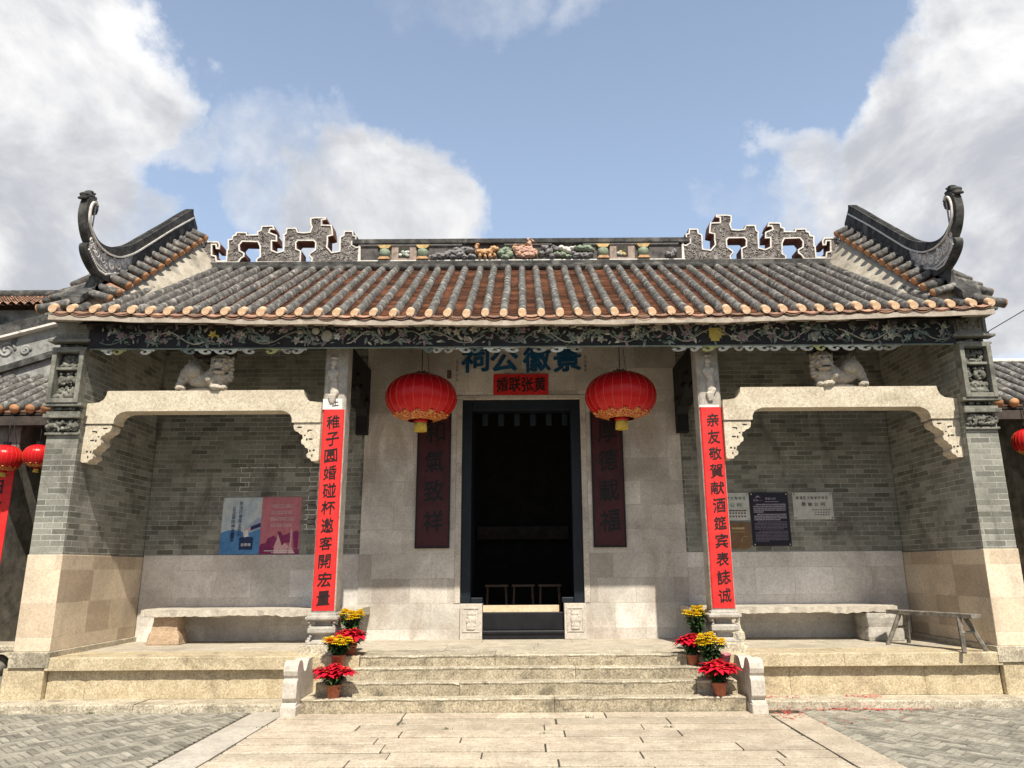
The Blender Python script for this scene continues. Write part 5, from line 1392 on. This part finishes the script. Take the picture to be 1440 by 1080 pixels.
rock(4.83, 5.36, 10.98, 11.42, ZP + .001, .955, 'grey_granite', .95, 2, 6, (-.02, .02, .03, -.03, .02, .05)).build('support', root, .012)
rock(2.70, 3.10, 10.95, 11.3, ZP + .001, .955, 'step_granite', .75, 7, 6, (0, .05, .1, -.02, -.05)).build('support', root, .012)

# --- old wooden bench at the right wall
root = thing('wooden_bench', (5.25, 10.1, ZP), 'long weathered grey wooden bench standing by the right side wall', 'bench')
A, B = Vector((5.05, 10.72, 0)), Vector((5.53, 9.52, 0))
t = (B - A).normalized(); nrm_ = Vector((-t.y, t.x, 0))
zs = 1.02
b = MB(); n = 24; vs = []; fs = []
for i in range(n + 1):
    c = A.lerp(B, i / n)
    for (u, z) in ((-.085, zs - .055), (.085, zs - .055), (.085, zs), (-.085, zs)):
        jz = .007 * noise.noise((i * .6, u * 9, z * 5)); ju = .01 * noise.noise((i * .5, u * 20, 3))
        p = c + nrm_ * (u + ju); vs.append((p.x, p.y, z + jz))
for i in range(n):
    for j in range(4): fs.append((i * 4 + j, i * 4 + 4 + j, i * 4 + 4 + (j + 1) % 4, i * 4 + (j + 1) % 4))
fs += [(0, 1, 2, 3), (n * 4 + 3, n * 4 + 2, n * 4 + 1, n * 4)]
b.add(vs, fs, 'old_bench_wood'); b.build('seat', root, .006)
for (f, s2) in ((.16, -1), (.16, 1), (.84, -1), (.84, 1)):
    c = A.lerp(B, f); top = c + nrm_ * s2 * .05; bot = A.lerp(B, f + (-.10 if f < .5 else .10)) + nrm_ * s2 * .19
    b = MB(); b.tube([(top.x, top.y, zs - .03), (bot.x, bot.y, ZP)], [.030, .027], 'old_bench_wood', 6, True, False); b.build('leg', root)
for f in (.16, .84):
    c = A.lerp(B, f + (-.05 if f < .5 else .05)); p0, p1 = c + nrm_ * .13, c - nrm_ * .13
    b = MB(); b.tube([(p0.x, p0.y, .80), (p1.x, p1.y, .80)], .018, 'old_bench_wood', 6, True, False); b.build('stretcher', root)

# --- plank on the threshold, stools inside
b = MB(); b.box(-.61, .54, YW + .03, YW + .13, .957, 1.055, 'cream_plank'); solo(b, 'wooden_plank', (0, YW + .08, .957), 'cream wooden plank lying along the black door threshold', 'plank', None, .004)
def stool(x, y_):
    r = thing('wooden_stool', (x, y_, .62), '', 'stool', 'wooden stools inside the dark doorway')
    b = MB(); b.box(x - .19, x + .19, y_ - .14, y_ + .14, 1.30, 1.335, 'stool_wood'); b.build('seat', r, .004)
    for ax in (-1, 1):
        for ay in (-1, 1):
            b = MB(); b.tube([(x + ax * .15, y_ + ay * .1, 1.30), (x + ax * .18, y_ + ay * .13, .62)], .02, 'stool_wood', 6); b.build('leg', r)
    b = MB(); b.box(x - .16, x + .16, y_ - .13, y_ - .10, .95, .99, 'stool_wood'); b.build('stretcher', r)
    return r
stl = stool(-.44, 12.9); stl['label'] = 'dark wooden stool inside the doorway, leftmost of three'
dup(stl, (.0, 12.95, .62), 'dark wooden stool inside the doorway, middle of three')
dup(stl, (.44, 12.9, .62), 'dark wooden stool inside the doorway, rightmost of three')

# --- potted flowers on the steps
def add_leaf(b, base, dirv, up, L, wd, mat, droop=.25, fold=.15):
    d = Vector(dirv).normalized(); s = d.cross(Vector(up)).normalized(); n_ = s.cross(d).normalized()
    pts = []
    prof = ((0, .05), (.25, .8), (.5, 1.0), (.75, .62), (1, .02))
    for t, w_ in prof:
        c = Vector(base) + d * L * t - n_ * 0 + Vector((0, 0, -droop * L * t * t))
        pts += [c - s * wd * w_ * .5 + n_ * fold * wd * w_ * .5, c, c + s * wd * w_ * .5 + n_ * fold * wd * w_ * .5]
    fs = []
    for i in range(4):
        a = i * 3; fs += [(a, a + 1, a + 4, a + 3), (a + 1, a + 2, a + 5, a + 4)]
    b.add(pts, fs, mat, True)
def rdir(rn, zmin=-.2, zmax=1):
    a = rn.uniform(0, 2 * PI); z = rn.uniform(zmin, zmax); r = math.sqrt(max(0, 1 - z * z)); return Vector((r * math.cos(a), r * math.sin(a), z))
def plant(loc, kind, h, spread, label, cat, pot=(.085, .065, .15), seed=0, flower='leaf_red', canes=False, tall=False, cap=True):
    rn = random.Random(seed); x, y_, z = loc
    root = thing('potted_plant', loc, label, cat, 'potted flowers on the hall steps')
    r1, r0_, ph = pot
    b = MB(); b.lathe((x, y_, z), [(r0_, 0.002), (r1 * .97, ph - .022), (r1 * 1.06, ph - .02), (r1 * 1.06, ph), (r1 * .95, ph), (r1 * .9, ph - .03)], 'terracotta', 24, True, True); b.build('pot', root)
    top = z + ph; cz = top + h
    lv = MB(); fl = MB()
    nst = 13 if kind == 'p' else 22
    tips = []
    for i in range(nst):
        a = 2 * PI * i / nst + rn.uniform(-.3, .3); rr = spread * math.sqrt(rn.random()) * (.95 if i else .1)
        tip = Vector((x + rr * math.cos(a), y_ + rr * math.sin(a), top + h * rn.uniform(.78, 1.0) - rr * .25)); tips.append(tip)
        lv.tube([(x + .02 * math.cos(a), y_ + .02 * math.sin(a), top - .02), (x + rr * .6 * math.cos(a), y_ + rr * .6 * math.sin(a), top + h * .5), tip], .004, 'leaf_green', 5)
        nl = 12 if kind == 'p' else 26
        for k in range(nl):
            t = rn.uniform(.12, .95); p = Vector((x, y_, top)).lerp(tip, t); d = rdir(rn, -.35, .45)
            add_leaf(lv, p, d, (0, 0, 1), rn.uniform(.07, .12) if kind == 'p' else rn.uniform(.05, .085), rn.uniform(.04, .06) if kind == 'p' else rn.uniform(.03, .045), 'leaf_green', .35)
    for tip in tips:
        if kind == 'p':
            for lay, (n_, L, el) in enumerate(((8, .145, -.05), (7, .105, .25), (5, .06, .6))):
                for k in range(n_):
                    a = 2 * PI * (k + rn.uniform(-.25, .25)) / n_ + lay; d = Vector((math.cos(a), math.sin(a), el + rn.uniform(-.25, .2)))
                    add_leaf(fl, tip + Vector((0, 0, .008 * lay)), d, (0, 0, 1), L * rn.uniform(.75, 1.15), L * .52, flower, .25)
            for k in range(3): fl.ell(tip + Vector((rn.uniform(-.012, .012), rn.uniform(-.012, .012), .02)), (.006, .006, .007), 'petal_yellow', 6, 4)
        elif tip.z > top + h * .66 or not tall:
            mt = flower if flower != 'mix' else rn.choice(('petal_yellow', 'petal_yellow', 'petal_orange'))
            for lay in range(4):
                n_ = 13 - lay * 2
                for k in range(n_):
                    a = 2 * PI * (k + rn.random() * .4) / n_ + lay * .3; d = Vector((math.cos(a), math.sin(a), -.1 + lay * .42))
                    add_leaf(fl, tip + Vector((0, 0, .004 * lay)), d, (0, 0, 1), .066 * (1 - lay * .13), .022, mt, .1, .3)
    lv.build('foliage', root); fl.build('flowers', root)
    if canes:
        b = MB()
        for k in range(3):
            a = 2.1 * k + .5; b.tube([(x + r1 * .7 * math.cos(a), y_ + r1 * .7 * math.sin(a), top - .03), (x + r1 * 1.1 * math.cos(a), y_ + r1 * 1.1 * math.sin(a), top + h * .95)], .004, 'cane', 5)
        b.build('cane', root)
    return root
plant((-2.20, 9.21, .16), 'p', .21, .18, 'red poinsettia in a terracotta pot on the lowest step at the left end', 'potted plant', seed=1)
plant((-2.24, 9.52, .45), 'c', .21, .18, 'yellow and orange flowers in a pot behind the front poinsettia, left end of steps', 'potted plant', seed=2, flower='mix')
plant((-2.14, 9.74, ZP), 'p', .18, .16, 'red poinsettia in a pot at the porch edge beside the left column', 'potted plant', (.075, .06, .12), seed=3)
plant((-2.20, 10.0, ZP), 'c', .41, .16, 'tall yellow chrysanthemum in a pot at the foot of the left column', 'potted plant', (.075, .06, .12), seed=4, flower='petal_yellow', tall=True)
plant((2.26, 9.20, .16), 'p', .23, .18, 'red poinsettia in a terracotta pot on the lowest step at the right end', 'potted plant', seed=5)
plant((2.24, 9.44, .312), 'c', .37, .18, 'yellow flowers with cane supports in a pot on the right end of the steps', 'potted plant', (.08, .062, .14), seed=6, flower='petal_yellow', canes=True, tall=True)
plant((2.06, 9.60, .45), 'p', .23, .17, 'red poinsettia in a pot at the right end of the steps, nearest the door', 'potted plant', (.075, .06, .12), seed=7)
plant((2.22, 9.98, ZP), 'c', .42, .17, 'tall yellow chrysanthemum in a pot at the foot of the right column', 'potted plant', (.075, .06, .12), seed=8, flower='petal_yellow', canes=True, tall=True)
b = MB(); b.lathe((2.42, 9.54, .45), [(.06, .002), (.08, .11), (.087, .112), (.087, .135), (.075, .135), (.07, .1)], 'poster_pink', 22, True, True)
solo(b, 'flower_pot', (2.42, 9.54, .45), 'empty pink plastic flower pot on the right end of the steps', 'flower pot')

# --- scraps of red firecracker paper
b = MB(); rn = random.Random(77)
def scrap(x, y_, z):
    a = rn.uniform(0, 6.28); l_ = rn.uniform(.008, .022); w2 = rn.uniform(.004, .010); ca, sa = math.cos(a), math.sin(a)
    vs = [(x + (u * ca - v * sa), y_ + (u * sa + v * ca), z + rn.uniform(.002, .008)) for u, v in ((-l_, -w2), (l_, -w2), (l_, w2), (-l_, w2))]
    b.add(vs, [(0, 1, 2, 3)], 'confetti_red')
for _ in range(170): scrap(rn.gauss(3.9, .55), rn.uniform(9.14, 9.26), .003)
for _ in range(60): scrap(rn.gauss(2.95, .12), rn.gauss(8.95, .15), .008)
for _ in range(90): scrap(rn.choice((2.9, 3.2, 4.0, 4.15)) + rn.gauss(0, .1), rn.uniform(9.45, 9.62), .09)
for _ in range(40): scrap(rn.uniform(2.8, 4.6), rn.uniform(8.3, 9.2), .006)
tag(b.build('paper_litter'), 'red firecracker paper scraps strewn along the kerb at the right', 'paper scraps', None, 'stuff')

b = MB(); rn = random.Random(15)
def tuft(x, y_, z, n):
    for _ in range(n):
        a = rn.uniform(0, 6.28); l_ = rn.uniform(.015, .045); d = Vector((math.cos(a) * .7, math.sin(a) * .7, 1)).normalized(); p = Vector((x + rn.gauss(0, .03), y_ + rn.gauss(0, .006), z)); q = d.cross(Vector((0, 0, 1))).normalized() * .004
        b.add([p - q, p + q, p + d * l_], [(0, 1, 2)], 'leaf_green')
for _ in range(16): tuft(rn.uniform(-2.6, 2.6), 9.115, .0, 6)
for x, y_ in ((.72, 8.835), (-1.3, 8.55), (1.5, 8.3), (-2.74, 8.4), (2.74, 8.8), (.2, 8.02), (-.8, 8.28), (-2.9, 9.27), (-5.0, 9.27), (3.6, 9.27)): tuft(x, y_, -.002, 16)
tag(b.build('weeds'), 'small green weeds growing in the joints of the stone paving', 'weeds', None, 'stuff')

# =================================================================== NEIGHBOURS
def side_house(sx, label):
    root = thing('side_house', (sx * 9.5, 12.5, 0), label, 'house', 'lower houses beside the hall')
    X = lambda a, c: sorted((sx * a, sx * c))
    b = MB()
    b.box(*X(7.85, 13), 12.3, 12.6, 0, 4.35, 'wall_mud' if sx < 0 else 'grey_brick'); b.box(*X(6.9, 7.0), 12.5, 12.8, 0, 4.35, 'interior_wall')
    b.box(*X(6.26, 8.0), 14.6, 14.8, 0, 5, 'interior_wall')
    b.box(*X(6.3, 13), 12.32, 12.58, 3.3, 4.4, 'wall_mud' if sx < 0 else 'dark_timber')
    wl = b.build('wall', root)
    b = MB(); b.box(*X(7.60, 8.15), 11.14, 12.29, .1, 3.855, 'old_stone'); b.build('brick_pier', root, .01)
    b = MB(); b.box(*X(6.27, 7.88), 12.62, 12.70, .45, 3.29, 'black_lacquer'); b.build('door', root, .01)
    b = MB(); b.box(*X(6.3, 13), 10.85, 14.6, -.02, .12, 'step_granite'); b.box(*X(6.3, 13), 11.1, 14.6, .12, .28, 'step_granite'); b.box(*X(6.3, 13), 11.35, 14.6, .28, .45, 'step_granite')
    b.build('steps', root, .012)
    b = MB(); b.box(*X(6.3, 13), 10.95, 11.05, 3.72, 3.88, 'dark_timber'); b.box(*X(6.3, 13), 10.95, 12.3, 3.86, 3.90, 'dark_timber'); b.build('eave_beam', root)
    b = MB(); rn = random.Random(9)
    L = math.hypot(1.9, 1.12); a_, c_ = 1.9 / L, 1.12 / L; y0, z0 = 10.95, 3.93
    xs_ = [6.42 + i * .235 for i in range(28)]
    for i in range(len(xs_) - 1):
        for k in range(26):
            s0, s1 = k * L / 26, (k + 1) * L / 26 + .01
            vs = []
            for s_, up in ((s0, .024), (s1, 0), (s0, .002)):
                for q in range(4):
                    t_ = q / 3; sg = -.026 * (1 - (2 * t_ - 1) ** 2) + rn.gauss(0, .002)
                    vs.append((sx * (xs_[i] + .235 * t_), y0 + s_ * a_ - c_ * (up + sg), z0 + s_ * c_ + a_ * (up + sg)))
            fs = [(q, q + 1, q + 5, q + 4) for q in range(3)] + [(q + 8, q + 9, q + 1, q) for q in range(3)]
            if sx < 0: fs = [f[::-1] for f in fs]
            b.add(vs, fs, 'pan_tile')
    b.add([(sx * 6.3, y0 + 1.9, z0 + 1.12), (sx * 13, y0 + 1.9, z0 + 1.12), (sx * 13, 14.9, 4.2), (sx * 6.3, 14.9, 4.2)], [(0, 1, 2, 3)], 'tile_tube')
    rf = b.build('roof', root)
    b = MB(); b2 = MB()
    for x in xs_:
        A = Vector((sx * x, y0 - .05, z0 + .03)); B = Vector((sx * x, y0 + 1.9, z0 + 1.15))
        b.tube([A.lerp(B, i / 8) + Vector((rn.gauss(0, .003), 0, rn.gauss(0, .004))) for i in range(9)], [.066 + .004 * (i % 2) for i in range(9)], 'tile_tube', 10)
        b2.tube([A - Vector((0, .012, .007)), A + Vector((0, .01, .005))], .07, 'verge_tile_end', 12)
    b.build('tile_ridge_rows', rf); b2.build('tile_end_caps', rf)
    b = MB(); b.box(*X(6.3, 13), 12.78, 13.0, 4.95, 5.12, 'slate_plaster'); b.box(*X(6.3, 13), 12.84, 12.94, 5.12, 5.19, 'lime_white'); b.build('ridge', rf, .02)
    return root
LH = side_house(-1, 'lower tiled house with plaster gable left of the hall, red lanterns at its door')
RH = side_house(1, 'lower tiled house right of the hall, one red lantern under its eave')
# left house: gable ridge with relief panel, running back beside the hall
b = MB()
zl = lambda x: 5.66 + (x + 9.17) * .27
b.prism([(-13, 4.5), (-7.25, 4.5), (-7.25, zl(-7.25) - .14), (-13, zl(-13) - .14)], 'y', 12.42, 12.7, 'moss_plaster')
b.prism([(-13, zl(-13) - .15), (-7.2, zl(-7.2) - .15), (-7.2, zl(-7.2) + .06), (-13, zl(-13) + .06)], 'y', 12.30, 12.8, 'slate_plaster')
b.prism([(-13, zl(-13) - 1.02), (-7.25, zl(-7.25) - .72), (-7.25, zl(-7.25) - .60), (-13, zl(-13) - .92)], 'y', 12.34, 12.42, 'slate_plaster')
gl = b.build('gable_ridge', LH, .015)
b = MB()
for (x_, z_, r_) in ((-9.35, 5.13, .22), (-8.95, 5.33, .15), (-9.75, 5.0, .18), (-8.62, 5.32, .09)):
    b.tube([(x_ + r_ * (1 - i / 18 * .8) * math.cos(i * .62), 12.42, z_ + r_ * (1 - i / 18 * .8) * math.sin(i * .62)) for i in range(18)], .028, 'moss_plaster', 6)
for i in range(22): b.ell((-9.6 + i * .07, 12.42, 4.86 + i * .017 + .04 * math.sin(i * 2.1)), (.04, .03, .03), 'moss_plaster', 8, 5)
b.build('plaster_relief', gl)
b = MB(); b.prism([(-13, zl(-13) - .19), (-7.25, zl(-7.25) - .19), (-7.25, zl(-7.25) - .15), (-13, zl(-13) - .15)], 'y', 12.285, 12.42, 'lime_white'); b.build('white_moulding', gl)
# far orange tiled roof behind at the left
root = thing('distant_house', (-11.6, 17.0, 0), 'house far behind at the left showing only its orange tiled roof corner', 'house')
b = MB(); b.box(-15, -10.9, 16.0, 20, 0, 7.35, 'moss_plaster'); b.build('wall', root)
b = MB()
for k in range(12):
    s0 = k * .16
    for i in range(24):
        x = -15 + i * .19
        vs = [(x, 15.6 + s0, 7.35 + s0 * .45), (x + .09, 15.58 + s0, 7.42 + s0 * .45), (x + .18, 15.6 + s0, 7.35 + s0 * .45), (x, 15.79 + s0, 7.40 + s0 * .45), (x + .09, 15.77 + s0, 7.47 + s0 * .45), (x + .18, 15.79 + s0, 7.40 + s0 * .45)]
        vs = [(min(v[0], -10.55), v[1], v[2]) for v in vs]
        b.add(vs, [(0, 1, 4, 3), (1, 2, 5, 4)], 'pan_tile')
b.add([(-15, 15.62, 7.33), (-10.55, 15.62, 7.33), (-10.55, 17.6, 8.22), (-15, 17.6, 8.22)], [(3, 2, 1, 0)], 'dark_timber')
b.add([(-15, 17.6, 8.25), (-10.55, 17.6, 8.25), (-10.55, 20, 7.3), (-15, 20, 7.3)], [(0, 1, 2, 3)], 'pan_tile')
b.tube([(-15, 17.6, 8.33), (-10.5, 17.6, 8.33)], .12, 'slate_plaster', 10); b.tube([(-10.55, 15.6, 7.42), (-10.55, 17.6, 8.32)], .09, 'slate_plaster', 10)
b.build('roof', root)
# small lanterns and couplet of the neighbours
lantern((-7.58, 10.85, 3.21), .23, .185, .45, 'small red lantern hanging at the left edge, outer one by the left house', 'red lanterns of the side houses')
lantern((-7.20, 11.0, 3.26), .20, .165, .45, 'small red lantern hanging behind the outer one, close to the hall pier', 'red lanterns of the side houses')
lantern((7.48, 10.9, 3.37), .22, .185, .40, 'small red lantern hanging under the eave of the right house', 'red lanterns of the side houses')
root = thing('couplet_banner', (-7.83, 11.13, .9), 'red paper strip on the dark pier of the left house', 'couplet')
b = MB(); b.box(-8.02, -7.60, 11.125, 11.134, 1.2, 3.08, 'red_paper'); b.build('paper', root)
b = MB()
for i, ch in enumerate('百年好合喜'): write(b, ch, -7.83, 11.122, 2.85 - i * .36, .24, .27, 'ink', .01, .025)
b.build('lettering', root)
# old boulder wall by the kerb at the left
root = thing('low_stone_wall', (-6.9, 10.2, 0), 'low wall of dark rough stones left of the hall terrace', 'wall')
b = MB()
for k, (x, y_, z_, r_) in enumerate(((-6.62, 9.98, .16, .20), (-6.98, 10.02, .18, .24), (-7.4, 10.0, .17, .24), (-6.7, 10.05, .43, .17), (-7.05, 10.1, .45, .2), (-7.5, 10.08, .46, .22), (-7.9, 10.0, .2, .28), (-7.95, 10.1, .5, .2))):
    b.ell((x, y_, z_), (r_, .2, r_ * .75), 'old_stone', 12, 8)
b.voxel(.03, 'old_stone', 1, .04, 7).build('stones', root)
b = MB(); b.box(-8.2, -6.36, 9.86, 10.4, .62, .70, 'step_granite'); b.build('coping', root, .02)
# wire at the right
b = MB(); b.tube([(7.05, 11.6, 4.95), (7.5, 11.4, 5.25), (9.5, 10.8, 6.4)], .008, 'cable', 6)
solo(b, 'overhead_wire', (7.05, 11.6, 4.95), 'thin black wire rising from the right house roof against the sky', 'wire')

bpy.data.objects.remove(_to)
for o in list(bpy.data.objects):
    if o.type == 'MESH' and not o.data.polygons: bpy.data.objects.remove(o)
